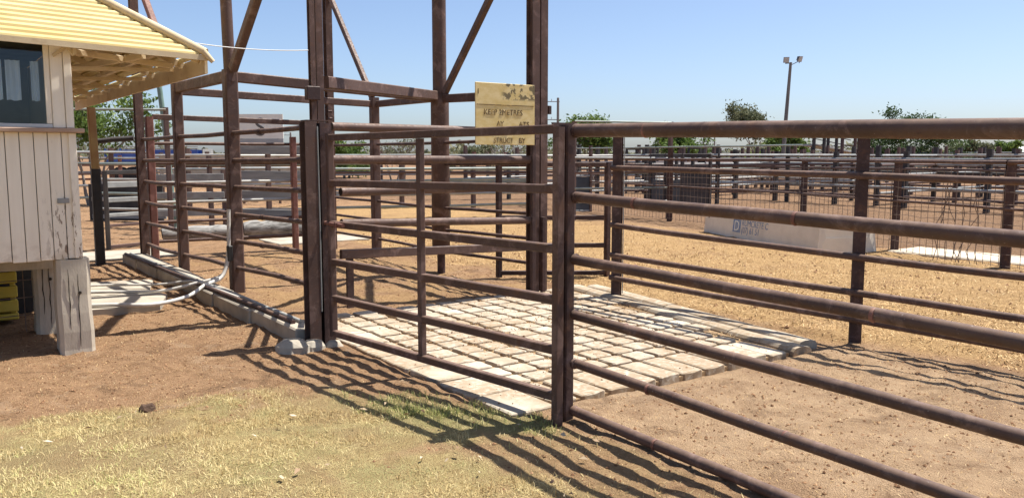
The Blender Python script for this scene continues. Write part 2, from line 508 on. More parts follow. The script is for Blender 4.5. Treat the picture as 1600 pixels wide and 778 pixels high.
ca.data.foreach_set('color', np.stack([la, gr, stw, al], 1).astype(np.float32).ravel())
me.update(calc_edges=True)
ground = bpy.data.objects.new('ground', me)
COL.objects.link(ground)
ground['kind'] = 'structure'
t = NT('yard_ground')
z = t.attr('zone', 'Color')
za = t.attr('zone', 'Alpha')
zs = t.sep(z)
n_big = t.noise(0.9, 5, 0.6); n_mid = t.noise(6, 6, 0.65); n_fine = t.noise(34, 6, 0.7); n_grit = t.noise(120, 3, 0.6)
dirt = t.mix(t.ramp(n_mid, 0.32, 0.68), (0.231, 0.128, 0.064), (0.361, 0.214, 0.115))
dirt = t.mix(t.ramp(n_fine, 0.35, 0.75), dirt, (0.424, 0.263, 0.146))
dirt = t.mix(t.math('MULTIPLY', t.ramp(n_grit, 0.58, 0.70), 0.5), dirt, (0.648, 0.460, 0.240))
dirt = t.mix(t.math('MULTIPLY', t.ramp(n_big, 0.5, 0.7), 0.35), dirt, (0.178, 0.092, 0.050))
ald = t.mix(t.ramp(n_mid, 0.3, 0.7), (0.359, 0.231, 0.132), (0.498, 0.338, 0.199))
ald = t.mix(t.math('MULTIPLY', t.ramp(n_grit, 0.55, 0.7), 0.5), ald, (0.689, 0.512, 0.320))
ald = t.mix(t.math('MULTIPLY', t.ramp(n_big, 0.52, 0.66), 0.5), ald, (0.267, 0.158, 0.089))
col = t.mix(za, dirt, ald)
n_p = t.noise(3.2, 6, 0.68, dist=0.8)
col = t.mix(t.math('MULTIPLY', t.ramp(n_p, 0.52, 0.64), 0.45), col, (0.13, 0.075, 0.042))
col = t.mix(t.math('MULTIPLY', t.ramp(t.noise(2.4, 6, 0.7, dist=0.6), 0.54, 0.68), 0.45), col, (0.47, 0.335, 0.215))
lawnc = t.mix(t.ramp(n_mid, 0.3, 0.7), (0.403, 0.302, 0.129), (0.585, 0.483, 0.221))
lawnc = t.mix(t.math('MULTIPLY', t.ramp(t.noise(2.2, 4, .6), .42, .68), .55), lawnc, (0.288, 0.302, 0.121))
lawnc = t.mix(t.math('MULTIPLY', t.ramp(t.noise(1.5, 5, .65, dist=.5), .46, .66), .6), lawnc, (0.307, 0.208, 0.116))
lawnc = t.mix(t.ramp(n_grit, 0.4, 0.65), lawnc, (0.306, 0.204, 0.095))
col = t.mix(zs[0], col, lawnc)
col = t.mix(t.math('MULTIPLY', zs[1], 0.6), col, (0.24, 0.22, 0.09))
strc = t.mix(t.ramp(n_fine, 0.3, 0.7), (0.328, 0.192, 0.085), (0.537, 0.352, 0.160))
strc = t.mix(t.math('MULTIPLY', t.ramp(n_big, 0.48, 0.66), 0.4), strc, (0.262, 0.151, 0.079))
strc = t.mix(t.math('MULTIPLY', t.ramp(n_mid, 0.60, 0.72), 0.55), strc, (0.161, 0.086, 0.047))
col = t.mix(zs[2], col, strc)
farx = t.ramp(t.math('ADD', t.sep(t.pos)[0], t.math('MULTIPLY', n_big, 2.0)), 11.8, 13.2)
col = t.mix(t.math('MULTIPLY', farx, 0.7), col, t.mix(t.ramp(n_mid, .3, .7), (0.135, 0.076, 0.042), (0.24, 0.145, 0.085)))
n_c = t.noise(15, 5, 0.7)
t.bump(t.mix(0.45, t.mix(0.5, n_fine, n_c), n_grit), 1.0, 0.06)
me.materials.append(t.out(col, 0.95, 0, 0.15))

# --- paving of grooved concrete blocks
t = NT('paving_bed')
M['bed'] = t.out(t.mix(t.ramp(t.noise(30, 5, 0.7), 0.3, 0.7), (0.17, 0.108, 0.062), (0.36, 0.25, 0.14)), 0.95, 0, 0.1)
M['bed'].node_tree.nodes
far_edge = lambda u: 3.30 + (u + 2.45) * 0.165
c4 = [(0.20, -2.44), (far_edge(-2.44) - .03, -2.44), (far_edge(1.25) - .03, 1.25), (0.20, 1.25)]
pave = MB().add([(p[0], p[1], -0.08) for p in c4] + [(p[0], p[1], 0.014) for p in c4], [(3, 2, 1, 0), (4, 5, 6, 7), (0, 1, 5, 4), (1, 2, 6, 5), (2, 3, 7, 6), (3, 0, 4, 7)]).build('pavement', M['bed'])
pave['kind'] = 'structure'
pave.location.z = -0.028
t = NT('block_concrete')
oi = t.n.new('ShaderNodeObjectInfo').outputs['Random']
cc = t.mix(t.ramp(t.noise(5, 5, 0.6), 0.3, 0.7), (0.42, 0.375, 0.295), (0.55, 0.50, 0.41))
cc = t.mix(t.math('MULTIPLY', oi, 0.5), cc, (0.38, 0.305, 0.21))
inner = t.math('MULTIPLY', t.ramp(t.noise(1.1, 4, 0.6), 0.34, 0.56), t.ramp(t.noise(21, 5, 0.65), 0.30, 0.56))
cc = t.mix(t.math('MULTIPLY', inner, 0.72), cc, (0.27, 0.18, 0.10))
cc = t.mix(t.math('MULTIPLY', t.ramp(t.noise(75, 3, 0.6), 0.64, 0.72), 0.6), cc, (0.30, 0.22, 0.15))
t.bump(t.noise(60, 5, 0.7), 0.4, 0.006)
M['block'] = t.out(cc, 0.9, 0, 0.2)


def block_mesh(w, d, seed):
    r = random.Random(seed)
    j = lambda a_: r.uniform(-a_, a_)
    def loop(wi, di, z, n_, am):
        c = 0.018
        pts = [(-wi + c, -di), (0, -di), (wi - c, -di), (wi, -di + c), (wi, 0), (wi, di - c), (wi - c, di), (0, di), (-wi + c, di), (-wi, di - c), (-wi, 0), (-wi, -di + c)]
        return [(p + j(am), q + j(am), z + j(am * .35)) for p, q in pts]
    w2, d2 = w / 2, d / 2
    rs = [loop(w2, d2, -0.05, 12, 0.002), loop(w2, d2, 0.016, 12, 0.005), loop(w2 - 0.007, d2 - 0.007, 0.024, 12, 0.005)]
    vs = sum(rs, []) + [(j(.02), j(.02), 0.0235 + j(.0025))]
    fs = []
    for k in range(2):
        for i in range(12): fs.append((12 * k + i, 12 * k + (i + 1) % 12, 12 * k + 12 + (i + 1) % 12, 12 * k + 12 + i))
    for i in range(12): fs.append((24 + i, 24 + (i + 1) % 12, 36))
    me = bpy.data.meshes.new('block')
    me.from_pydata(vs, [], fs); me.materials.append(M['block']); me.update()
    return me


bm_small = [block_mesh(0.208, 0.206, i) for i in range(10)]
bm_edge = [block_mesh(0.214, 0.46, 20 + i) for i in range(4)]
bm_side = [block_mesh(0.335, 0.445, 40 + i) for i in range(4)]


def put_block(meshes, x, y, dz=0.0):
    o = bpy.data.objects.new('block', random.choice(meshes))
    COL.objects.link(o); o.parent = pave
    o.location = (x + random.uniform(-.006, .006), y + random.uniform(-.006, .006), 0.0155 + dz + random.uniform(-.004, .003))
    o.rotation_euler = (random.uniform(-.012, .012), random.uniform(-.012, .012), random.uniform(-.02, .02))


for j in range(8):
    put_block(bm_side, 0.345, -2.28 + j * 0.46)
for i in range(12):
    x = 0.652 + i * 0.250
    if x + .1 < far_edge(-2.2) - .2: put_block(bm_edge, x, -2.225)
    for j in range(13):
        y = -1.84 + j * 0.247
        if x + .1 < far_edge(y) - .2: put_block(bm_small, x, y)

# rounded kerb stones along the far edge of the paving
for k, (dx, y0, y1) in enumerate(((-0.13, -2.50, 1.2), (0.10, -2.38, 1.1))):
    b = MB()
    n = 10
    prof = [(-.10, -.05), (.10, -.05), (.10, .03), (.08, .055), (.03, .066), (-.03, .066), (-.08, .055), (-.10, .03)]
    ys = np.linspace(y0, y1, n)
    for i in range(n - 1):
        b.prism((far_edge(ys[i]) + dx, ys[i], -0.030), (far_edge(ys[i + 1]) + dx, ys[i + 1] - 0.006, -0.030 + random.uniform(-.006, .006)), prof)
    b.top('kerb_stone', M['block'], ['rounded pale concrete kerb on the paving, the nearer of the two far edge kerbs',
                                        'rounded pale concrete kerb at the foot of the far pipe rail fence'][k], 'kerb', 'kerbs along the far edge of the paving')


def wobble(p0, p1, n, amp, sag=0.0, rnd=random):
    p0 = Vector(p0); p1 = Vector(p1)
    pts = []
    for i in range(n + 1):
        f = i / n
        p = p0.lerp(p1, f)
        k = 0 if i in (0, n) else 1
        pts.append(p + Vector((rnd.uniform(-amp, amp), rnd.uniform(-amp, amp), rnd.uniform(-amp, amp) - sag * 4 * f * (1 - f))) * k)
    return pts


def pipe(parent, name, p0, p1, r, mat, n=12, amp=0.004, sag=0.0, seg=None):
    L = (Vector(p1) - Vector(p0)).length
    seg = seg or max(2, int(L / 0.6))
    return MB().tube(wobble(p0, p1, seg, amp, sag), r, n).build(name, mat, parent)


def ring(parent, name, p, d, r, w, mat):
    p = Vector(p); d = Vector(d).normalized() * w
    return MB().tube([p - d, p - d * 0.4, p + d * 0.4, p + d], [r * 0.98, r * 1.045, r * 1.045, r * 0.98], 14).build(name, mat, parent)


# ------------------------------------------------------------------ hut
hut = thing('weigh_hut', (-3.4, 3.9, 0), 'cream weatherboard hut on stumps with yellow hipped roof, left of the yards', 'hut')
HX0, HX1, HY0, HY1 = -5.0, -1.70, 0.96, 7.0
WZ0, WZ1, WT = 0.78, 1.80, 2.52
bw = 0.098
x = HX1 - bw / 2 - 0.002
i = 0
while x > HX0:
    b = MB()
    z0 = WZ0 + random.uniform(-.006, .006)
    b.box((x - bw / 2 + 0.003, HY0 + random.uniform(-.002, .002), z0), (x + bw / 2 - 0.003, HY0 + 0.022, WZ1), 0.003)
    b.build('board', M['cream'], hut)
    x -= bw; i += 1
b = MB(); b.box((HX0, HY0 + 0.024, WZ0 + 0.02), (HX1 - 0.004, HY0 + 0.06, WZ1 - 0.002)); b.build('wall_lining', M['room'], hut)
# side and rear walls, floor and ceiling
b = MB()
b.box((HX1 - 0.05, HY0 + 0.065, WZ0), (HX1 - 0.002, HY1, WT)); b.build('side_wall', M['cream'], hut)
b = MB(); b.box((HX0, HY0 + 0.065, WZ0), (HX0 + 0.05, HY1, WT)); b.build('side_wall', M['cream'], hut)
b = MB(); b.box((HX0 + 0.052, HY1 - 0.05, WZ0), (HX1 - 0.052, HY1 - 0.002, WT)); b.build('rear_wall', M['cream'], hut)
b = MB(); b.box((HX0 + 0.06, HY0 + 0.07, WZ0 + 0.01), (HX1 - 0.06, HY1 - 0.06, WZ0 + 0.05)); b.build('floor', M['stump'], hut)
b = MB(); b.box((HX0 + 0.06, HY0 + 0.03, WT + 0.002), (HX1 - 0.06, HY1 - 0.06, WT + 0.03)); b.build('ceiling', M['room'], hut)
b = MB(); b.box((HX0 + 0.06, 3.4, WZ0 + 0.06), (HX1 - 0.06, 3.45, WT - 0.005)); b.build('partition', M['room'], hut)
# sill, corner board, head, window
b = MB(); b.box((HX0, HY0 - 0.065, WZ1), (HX1 + 0.065, HY0 + 0.062, WZ1 + 0.036), 0.006); b.build('sill', M['sill'], hut)
b = MB(); b.box((HX1 - 0.15, HY0 - 0.004, WZ1 + 0.038), (HX1 - 0.06, HY0 + 0.035, WT), 0.004); b.build('corner_board', M['cream'], hut)
b = MB(); b.box((HX1 - 0.057, HY0 - 0.012, WZ1 + 0.038), (HX1, HY0 + 0.06, WT), 0.004); b.build('corner_board', M['cream'], hut)
b = MB(); b.box((HX1 - 0.05, HY0 - 0.018, WZ0 + 0.005), (HX1 + 0.006, HY0 - 0.001, WZ1 - 0.002), 0.003); b.build('corner_trim', M['cream'], hut)
b = MB(); b.box((HX0, HY0 - 0.002, WT + 0.0), (HX1, HY0 + 0.028, WT + 0.07)); b.build('window_head', M['cream'], hut)
win = MB().box((HX0 + 0.2, HY0 + 0.002, WZ1 + 0.038), (HX1 - 0.152, HY0 + 0.045, WZ1 + 0.068), 0.004).build('window', M['frame_white'], hut)
MB().box((HX1 - 0.192, HY0 + 0.003, WZ1 + 0.070), (HX1 - 0.152, HY0 + 0.045, WT), 0.004).build('frame', M['cream'], win)
MB().box((-3.2, HY0 + 0.003, WZ1 + 0.070), (-3.15, HY0 + 0.045, WT), 0.004).build('frame', M['frame_white'], win)
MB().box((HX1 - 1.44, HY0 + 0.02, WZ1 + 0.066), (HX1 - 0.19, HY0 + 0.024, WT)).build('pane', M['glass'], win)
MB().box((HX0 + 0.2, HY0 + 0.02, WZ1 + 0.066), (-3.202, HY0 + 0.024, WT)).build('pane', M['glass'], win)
# hanging curtains behind the glass
for cx_, cw in ((-2.34, 0.03), (-2.21, 0.035), (-2.10, 0.05), (-1.95, 0.028), (-2.6, 0.07), (-3.3, 0.14)):
    b = MB(); n = 9; vs = []; fs = []
    for k in range(n):
        xx = cx_ - cw + 2 * cw * k / (n - 1); yy = HY0 + 0.09 + 0.02 * math.sin(k * 2.1)
        vs += [(xx, yy, 2.05 + 0.004 * math.sin(k)), (xx, yy, 2.36)]
    for k in range(n - 1): fs.append((2 * k, 2 * k + 2, 2 * k + 3, 2 * k + 1))
    b.add(vs, fs, True); b.build('curtain', M['curtain'], win)
MB().box((HX1 - 0.155, HY0 - 0.012, 1.235), (HX1 - 0.07, HY0 - 0.001, 1.275), 0.002).build('latch_plate', M['galv'], hut)
# stumps under the hut
for k, (sx, sy, w, d) in enumerate(((-1.77, 1.06, 0.25, 0.24), (-1.86, 2.05, 0.20, 0.20), (-1.86, 4.4, 0.2, 0.2), (-1.86, 6.8, 0.2, 0.2), (-3.4, 1.08, 0.22, 0.22), (-4.9, 1.08, 0.22, 0.22), (-4.9, 4.4, 0.2, 0.2), (-4.9, 6.8, 0.2, 0.2))):
    b = MB()
    n = 7
    rs = []
    for j in range(n):
        f = j / (n - 1); zz = -0.12 + f * (WZ0 - 0.005 + 0.12)
        g = 1.06 - 0.08 * f
        jx = random.uniform(-.004, .004); jy = random.uniform(-.004, .004); c = 0.03
        a, bb = w / 2 * g, d / 2 * g
        rs.append([(sx + jx + p, sy + jy + q_, zz) for p, q_ in ((-a + c, -bb), (a - c, -bb), (a, -bb + c), (a, bb - c), (a - c, bb), (-a + c, bb), (-a, bb - c), (-a, -bb + c))])
    vs = sum(rs, []); fs = [tuple(8 * (n - 1) + i for i in range(8))]
    for j in range(n - 1):
        for i in range(8): fs.append((8 * j + i, 8 * j + (i + 1) % 8, 8 * j + 8 + (i + 1) % 8, 8 * j + 8 + i))
    b.add(vs, fs)
    st = b.build('stump', M['stump'], hut)
    if k < 2:
        yf = sy - d / 2 * 1.03 - 0.006
        for xx, z0, z1 in ((sx - w * .16, 0.18, 0.70), (sx + w * .10, 0.05, 0.66)):
            zz = np.linspace(z0, z1, 8)
            MB().tube([(xx + random.uniform(-.005, .005), yf + 0.004, q_) for q_ in zz], [0.001, .004, .003, .005, .003, .004, .003, .001], 5).build('crack', M['dark_crack'], st)
        MB().tube([(sx + w * .14, yf - 0.004, 0.50), (sx + w * .14, yf + 0.012, 0.50)], [0.014, 0.012], 10).build('hole_shade', M['dark_crack'], st)  # dark disc in place of the shade inside a bolt hole
b = MB(); b.box((HX0, 1.9, 0.60), (HX1 - 0.02, 2.0, 0.775)); b.build('bearer', M['stump'], hut)
b = MB(); b.box((HX0, 4.3, 0.60), (HX1 - 0.02, 4.4, 0.775)); b.build('bearer', M['stump'], hut)
b = MB()
for zz in (0.18, 0.34, 0.50, 0.62): b.tube([(HX0, 2.02, zz), (-3.4, 2.02, zz - 0.02), (-1.9, 2.02, zz)], 0.004, 5)
for xx in np.arange(-4.9, -1.95, 0.22): b.tube([(xx, 2.028, 0.02), (xx, 2.028, 0.70)], 0.004, 5)
b.build('wire_screen', M['wire'], hut)
b = MB(); b.box((HX0, 3.3, -0.02), (HX1 - 0.06, 3.36, 0.775)); b.build('under_hut_shade', M['black'], hut)  # black sheet standing in for the deep shade under the hut

# roof: overlapping horizontal ribs on hipped planes
EX, EY, EZ = -0.73, 0.86, 2.46
PT = 0.70
LXE, LYE = -6.1, 8.0
RIDX = (EX + LXE) / 2
roof = MB().prism((RIDX, EY + (EX - RIDX), EZ + (EX - RIDX) * PT + .02), (RIDX, LYE - (EX - RIDX), EZ + (EX - RIDX) * PT + .02), [(-.06, -.02), (.06, -.02), (0, .05)]).build('roof', M['roof'], hut)
nr = 38
run = EX - RIDX
RW = run / nr * 1.22 / 2 * 0.80
ribp = [(-RW, -.008), (RW, -.008), (RW, .010), (RW * .5, .026), (-RW * .5, .026), (-RW, .010)]
for k in range(nr):
    d = run * k / nr
    z = EZ + d * PT + 0.02
    skew = 0.30 * (1 - k / nr); lift = 0.14 * (1 - k / nr)
    # front plane (leans away from the viewer), its eave a little higher to the left
    if LXE + d < EX - d:
        mid = (RIDX, EY + d - skew * 0.45, z + lift * 0.45)
        up = Vector((0, -PT, 1)).normalized()
        MB().prism((EX - d, EY + d, z), (LXE + d, EY + d - skew, z + lift), ribp[::-1] if False else ribp, up).build('rib', M['roof'], roof)
    up = Vector((PT, 0, 1)).normalized()
    fw_ = 0.55 if k == 0 else 1.28
    MB().prism((EX - d, LYE - d, z), (EX - d, EY + d, z), [(-RW * fw_, -.004), (-RW * fw_ * .72, -.030), (RW * fw_ * .72, -.030), (RW * fw_, -.004), (RW * fw_ * .6, .020), (-RW * fw_ * .6, .020)], up).build('rib', M['roof'], roof)
    if k % 3 == 1:
        up = Vector((-PT, 0, 1)).normalized()
        MB().prism((LXE + d, EY + d, z), (LXE + d, LYE - d, z), [(p * 3.2, q_) for p, q_ in ribp], up).build('rib', M['roof'], roof)
        MB().prism((LXE + d, LYE - d, z), (EX - d, LYE - d, z), [(p * 3.2, q_) for p, q_ in ribp], Vector((0, PT, 1)).normalized()).build('rib', M['roof'], roof)
for sx, sy in ((EX, EY), (EX, LYE), (LXE, EY - .3), (LXE, LYE)):
    dy = 1 if sy < 3 else -1
    dx = -1 if sx > RIDX else 1
    ey_ = EY + run if dy > 0 else LYE - run
    MB().tube([(sx - dx * .05, sy - dy * .05, EZ + 0.035 + (.14 if sx < RIDX and dy > 0 else 0)), (RIDX, ey_, EZ + run * PT + 0.07)], 0.035, 8).build('hip_cap', M['eave'], roof)
# fascia boards and open eave framing
MB().box((EX + 0.045, EY - 0.02, EZ - 0.14), (EX + 0.07, LYE, EZ + 0.005)).build('fascia', M['eave'], roof)
MB().prism((EX + 0.07, EY - 0.045, EZ - 0.012), (LXE, EY - 0.35, EZ + 0.13), [(-.010, -.022), (.010, -.022), (.010, .022), (-.010, .022)]).build('fascia', M['eave'], roof)
MB().tube([(EX + 0.10, EY - 0.08, EZ - 0.045), (EX + 0.02, EY - 0.06, EZ + 0.05)], [0.02, 0.028], 8).build('finial', M['eave'], roof)
for yy in (1.45, 2.6, 3.8, 5.0, 6.2, 7.4):
    MB().rhs((EX + 0.02, yy, EZ - 0.03), (HX1 - 0.2, yy, EZ - 0.03 + 0.55), 0.035, 0.06).build('rafter', M['eave'], roof)
    MB().rhs((EX - 0.05, yy + .06, EZ - 0.06), (HX1, yy + .06, EZ - 0.10), 0.03, 0.035).build('strut', M['eave'], roof)
MB().rhs((EX - 0.25, EY + 0.2, EZ + 0.06), (EX - 0.25, LYE - 0.2, EZ + 0.06), 0.05, 0.05).build('purlin', M['eave'], roof)
MB().rhs((EX - 0.60, EY + 0.55, EZ + 0.30), (EX - 0.60, LYE - 0.5, EZ + 0.30), 0.05, 0.05).build('purlin', M['eave'], roof)
MB().rhs((EX + 0.02, EY + 0.05, EZ - 0.02), (HX1 - .2, EY + 1.1, EZ + 0.66), 0.04, 0.07).build('rafter', M['eave'], roof)
MB().rhs((EX - 0.1, EY + 0.5, EZ - 0.04), (HX1, HY0 + 0.12, EZ + 0.0), 0.04, 0.05).build('strut', M['eave'], roof)
MB().rhs((EX - 0.42, EY + 0.10, EZ - 0.01), (HX1, HY0 + 1.6, EZ - 0.06), 0.04, 0.05).build('strut', M['eave'], roof)
# bracket where the eave passes the corner post
MB().rhs((HX1 + 0.02, HY0 - 0.07, EZ + 0.10), (HX1 + 0.02, HY0 - 0.07, EZ - 0.04), 0.03, 0.025).build('bracket', M['eave'], roof)
MB().rhs((HX1 - 0.06, HY0 - 0.06, EZ + 0.10), (HX1 + 0.015, HY0 - 0.055, EZ - 0.05), 0.025, 0.025).build('bracket', M['eave'], roof)
MB().rhs((HX1 - 0.13, HY0 - 0.03, EZ - 0.06), (HX1 + 0.02, HY0 - 0.06, EZ + 0.06), 0.025, 0.025).build('bracket', M['eave'], roof)

# yellow crate stored under the hut
yc = thing('storage_crate', (-2.28, 2.95, 0), 'yellow plastic crate stored in the dark under the hut', 'crate')
MB().box((-2.55, 2.75, 0.02), (-2.03, 3.15, 0.08), 0.01).build('base', M['yellow_crate'], yc)
for zz in (0.1, 0.24, 0.38, 0.52):
    MB().box((-2.55, 2.75, zz), (-2.03, 2.78, zz + 0.11), 0.008).build('slat', M['yellow_crate'], yc)
    MB().box((-2.06, 2.782, zz), (-2.03, 3.15, zz + 0.11), 0.008).build('slat', M['yellow_crate'], yc)
for xx in (-2.53, -2.07):
    MB().box((xx - .02, 2.785, 0.08), (xx + .02, 2.83, 0.63), 0.005).build('corner_post', M['yellow_crate'], yc)

# eave post: rusty above, tarred below
ep = thing('eave_post', (-0.60, 7.02, 0), 'rusty yellow post with black painted foot holding up the hut eave', 'post')
MB().rhs((-0.60, 7.02, -0.1), (-0.60, 7.02, 1.42), 0.125, 0.125).build('painted_foot', M['black'], ep)
MB().rhs((-0.60, 7.02, 1.422), (-0.615, 7.02, 2.315), 0.105, 0.105).build('upper_post', M['rusty_post'], ep)

# ------------------------------------------------------------------ near pipe rail fence (runs past the viewer on the right)
nf = thing('pipe_rail_fence', (0.44, -2.8, 0), 'near brown pipe rail fence running from the gate post towards the viewer on the right', 'fence')
NZ = [1.765, 1.37, 1.0, 0.66, 0.355, 0.06]
NRAD = [0.039, 0.032, 0.031, 0.029, 0.029, 0.031]
for z, r in zip(NZ, NRAD):
    pts = []
    for k in range(15):
        u = -2.80 - k * 0.62
        pts.append((0.435 + random.uniform(-.004, .004) + 0.01 * math.sin(k * .7 + z * 5), u, z + 0.02 * (u + 2.74) + random.uniform(-.004, .004)))
    o = MB().tube(pts, r, 16).build('rail', M['brown'], nf)
    ring(o, 'weld_bead', (0.436, -2.80, z - .001), (0, 1, 0.02), r * 1.06, 0.010, M['brown_dark'])
    for u in (-3.35 + random.uniform(-.25, .15), -4.6 + random.uniform(-.3, .3)):
        ring(o, 'weld_bead', (0.436, u, z + 0.02 * (u + 2.74)), (0, 1, 0.02), r, 0.008, M['brown_red'])
for u in (-2.745, -5.9, -9.0):
    o = MB().rhs((0.415, u, -0.4), (0.415, u, 1.80 + 0.02 * (u + 2.74)), 0.07, 0.07).build('post', M['brown_dark'], nf)
# gusset plate at the head of the post
MB().add([(0.33, -2.69, 1.815), (0.52, -2.69, 1.815), (0.39, -2.69, 1.62), (0.33, -2.70, 1.815), (0.52, -2.70, 1.815), (0.39, -2.70, 1.62)],
         [(0, 1, 2), (5, 4, 3), (0, 3, 4, 1), (1, 4, 5, 2), (2, 5, 3, 0)]).build('gusset', M['brown'], nf)

# ------------------------------------------------------------------ the gate
GA = Vector((0.345, -2.74, 0)); GB = Vector((0.045, -0.10, 0))
gate = thing('yard_gate', (0.2, -1.4, 0), 'brown six rail steel gate across the middle, beside the paving', 'gate')
gd = (GB - GA).normalized()
GZA = [1.775, 1.42, 1.06, 0.75, 0.44, 0.15]; GZB = [1.765, 1.39, 1.05, 0.73, 0.42, 0.12]
for i, (za_, zb_) in enumerate(zip(GZA, GZB)):
    a = GA + gd * 0.02; c = GB
    MB().rhs((a.x, a.y, za_), (c.x, c.y, zb_), 0.05, 0.055, 0.006).build('rail', M['brown'], gate)
mid = GA.lerp(GB, 0.525)
MB().rhs((mid.x - .002, mid.y, 0.165), (mid.x - .002, mid.y, 1.74), 0.046, 0.056, 0.006, up=(0, 1, 0)).build('upright', M['brown'], gate)
st = GA + gd * -0.01
MB().rhs((st.x - .01, st.y, 0.02), (st.x - .01, st.y, 1.78), 0.045, 0.05, 0.006).build('stile', M['brown'], gate)
for zz in (0.35, 1.3):
    MB().tube([(st.x + 0.045, st.y + 0.0, zz - .05), (st.x + 0.045, st.y + 0.0, zz + .05)], 0.022, 10).build('hinge', M['brown_dark'], gate)
st = GB + gd * 0.02
MB().rhs((st.x, st.y, 0.09), (st.x, st.y, 1.80), 0.055, 0.055, 0.006).build('stile', M['brown'], gate)
lb = MB().tube([(st.x - 0.02, st.y + 0.20, 1.055), (st.x - 0.02, st.y - 0.28, 1.052)], 0.016, 10).build('latch_bar', M['brown_red'], gate)
MB().tube([(st.x - 0.02, st.y + 0.12, 1.054), (st.x - 0.075, st.y + 0.11, 1.058)], 0.009, 8).build('latch_handle', M['brown_red'], lb)
MB().box((st.x - 0.05, st.y - 0.19, 1.03), (st.x + 0.01, st.y - 0.165, 1.075), 0.003).build('latch_guide', M['brown_red'], lb)
# buried post beside the hinge stile
gp = MB().rhs((0.300, -2.80, -0.3), (0.300, -2.80, 1.785), 0.055, 0.055, 0.006).top('hinge_post', M['brown'], 'square brown steel post, toned lighter as if sunlit, that the gate hangs from, beside the dark fence post', 'post')  # lighter brown than the fence post stands in for sun on its face

# ------------------------------------------------------------------ latch post and return panel
lp = thing('latch_post', (0.0, 0.0, 0), 'paired brown channel steel latch posts at the left end of the gate', 'post')
MB().csec((-0.085, 0.06, -0.3), (-0.085, 0.06, 1.90), 0.10, 0.13, 0.012, up=(0, 1, 0)).build('channel', M['brown'], lp)
MB().csec((0.045, 0.06, -0.3), (0.045, 0.06, 1.89), 0.10, 0.13, 0.012, up=(0, 1, 0)).build('channel', M['brown_dark'], lp)
MB().box((-0.12, 0.0, 1.903), (0.09, 0.13, 1.912)).build('cap_plate', M['brown'], lp)
for zz in (1.76,):
    MB().tube([(0.02, -0.012, zz), (0.02, 0.0, zz)], 0.016, 10).build('bolt', M['brown_dark'], lp)
MB().tube([(-0.028, -0.004, 0.3), (-0.026, -0.006, 1.0), (-0.028, -0.004, 1.86)], 0.006, 6).build('drop_rod', M['galv'], lp)
rp = thing('return_panel', (0.3, 0.55, 0), 'short pipe panel of rungs tucked behind the latch post', 'panel')
MB().tube([(0.46, 0.98, -.2), (0.46, 0.98, 1.62)], 0.036, 12).build('post', M['brown'], rp)
for zz in (1.58, 1.28, 0.98, 0.70, 0.42, 0.20):
    pipe(rp, 'rung', (0.10, 0.14, zz), (0.46, 0.98, zz), 0.026, M['brown'], 10)

# ------------------------------------------------------------------ weigh crate gantry
ga = thing('weigh_gantry', (1.7, 3.6, 0), 'tall brown steel weighing gantry of posts, beams and diagonal braces over the pen', 'gantry')
TOP = 4.42


def beam(name, p0, p1, w, h=None, mat='brown', par=None):
    return MB().rhs(p0, p1, w, h).build(name, M[mat], par or ga)


# front portal: paired H columns on each side
MB().hsec((0.42, 1.17, -0.2), (0.42, 1.17, TOP), 0.05, 0.07, 0.009, up=(0, 1, 0)).build('column', M['brown'], ga)
MB().hsec((0.51, 1.23, -0.2), (0.51, 1.23, TOP), 0.07, 0.09, 0.010, up=(0, 1, 0)).build('column', M['brown'], ga)
MB().box((0.335, 1.09, 2.15), (0.47, 1.17, 2.28), 0.006).build('clamp', M['brown_dark'], ga)
MB().hsec((3.12, 1.20, -0.2), (3.12, 1.20, TOP), 0.10, 0.13, 0.012, up=(0, 1, 0)).build('column', M['brown'], ga)
MB().hsec((3.27, 1.24, -0.2), (3.27, 1.24, TOP), 0.10, 0.13, 0.012, up=(0, 1, 0)).build('column', M['brown'], ga)
MB().rhs((3.20, 1.10, -0.1), (3.20, 1.10, 0.9), 0.05, 0.05).build('column_packer', M['brown_dark'], ga)
# middle pair of round columns on square posts
MB().rhs((0.25, 3.20, -0.2), (0.25, 3.20, 2.60), 0.15, 0.15).build('column', M['brown'], ga)
MB().tube([(0.25, 3.20, 2.602), (0.22, 3.20, TOP)], 0.065, 16).build('upper_column', M['brown'], ga)
o = MB().tube([(3.11, 3.30, 0.27), (3.11, 3.30, 0.285), (3.11, 3.30, 2.45)], [0.11, 0.125, 0.125], 20).build('column', M['brown'], ga)
MB().tube([(3.11, 3.30, -0.1), (3.11, 3.30, 0.268)], 0.055, 12).build('column_foot', M['brown_dark'], o)
MB().tube([(3.11, 3.30, 2.452), (3.11, 3.30, TOP)], 0.095, 18).build('upper_column', M['brown'], ga)
# end pair
MB().rhs((0.10, 5.0, -0.2), (0.10, 5.0, 2.56), 0.125, 0.125).build('column', M['brown'], ga)
MB().rhs((3.16, 5.40, -0.2), (3.16, 5.40, 2.52), 0.13, 0.13).build('column', M['brown'], ga)
# rear portal
MB().hsec((0.0, 6.86, -0.2), (0.0, 6.86, TOP), 0.11, 0.15, 0.012, up=(0, 1, 0)).build('column', M['brown'], ga)
MB().rhs((0.15, 6.90, -0.2), (0.15, 6.90, 2.2), 0.11, 0.11).build('column', M['brown_red'], ga)
MB().hsec((3.10, 7.0, -0.2), (3.10, 7.0, TOP), 0.11, 0.15, 0.012, up=(0, 1, 0)).build('column', M['brown'], ga)
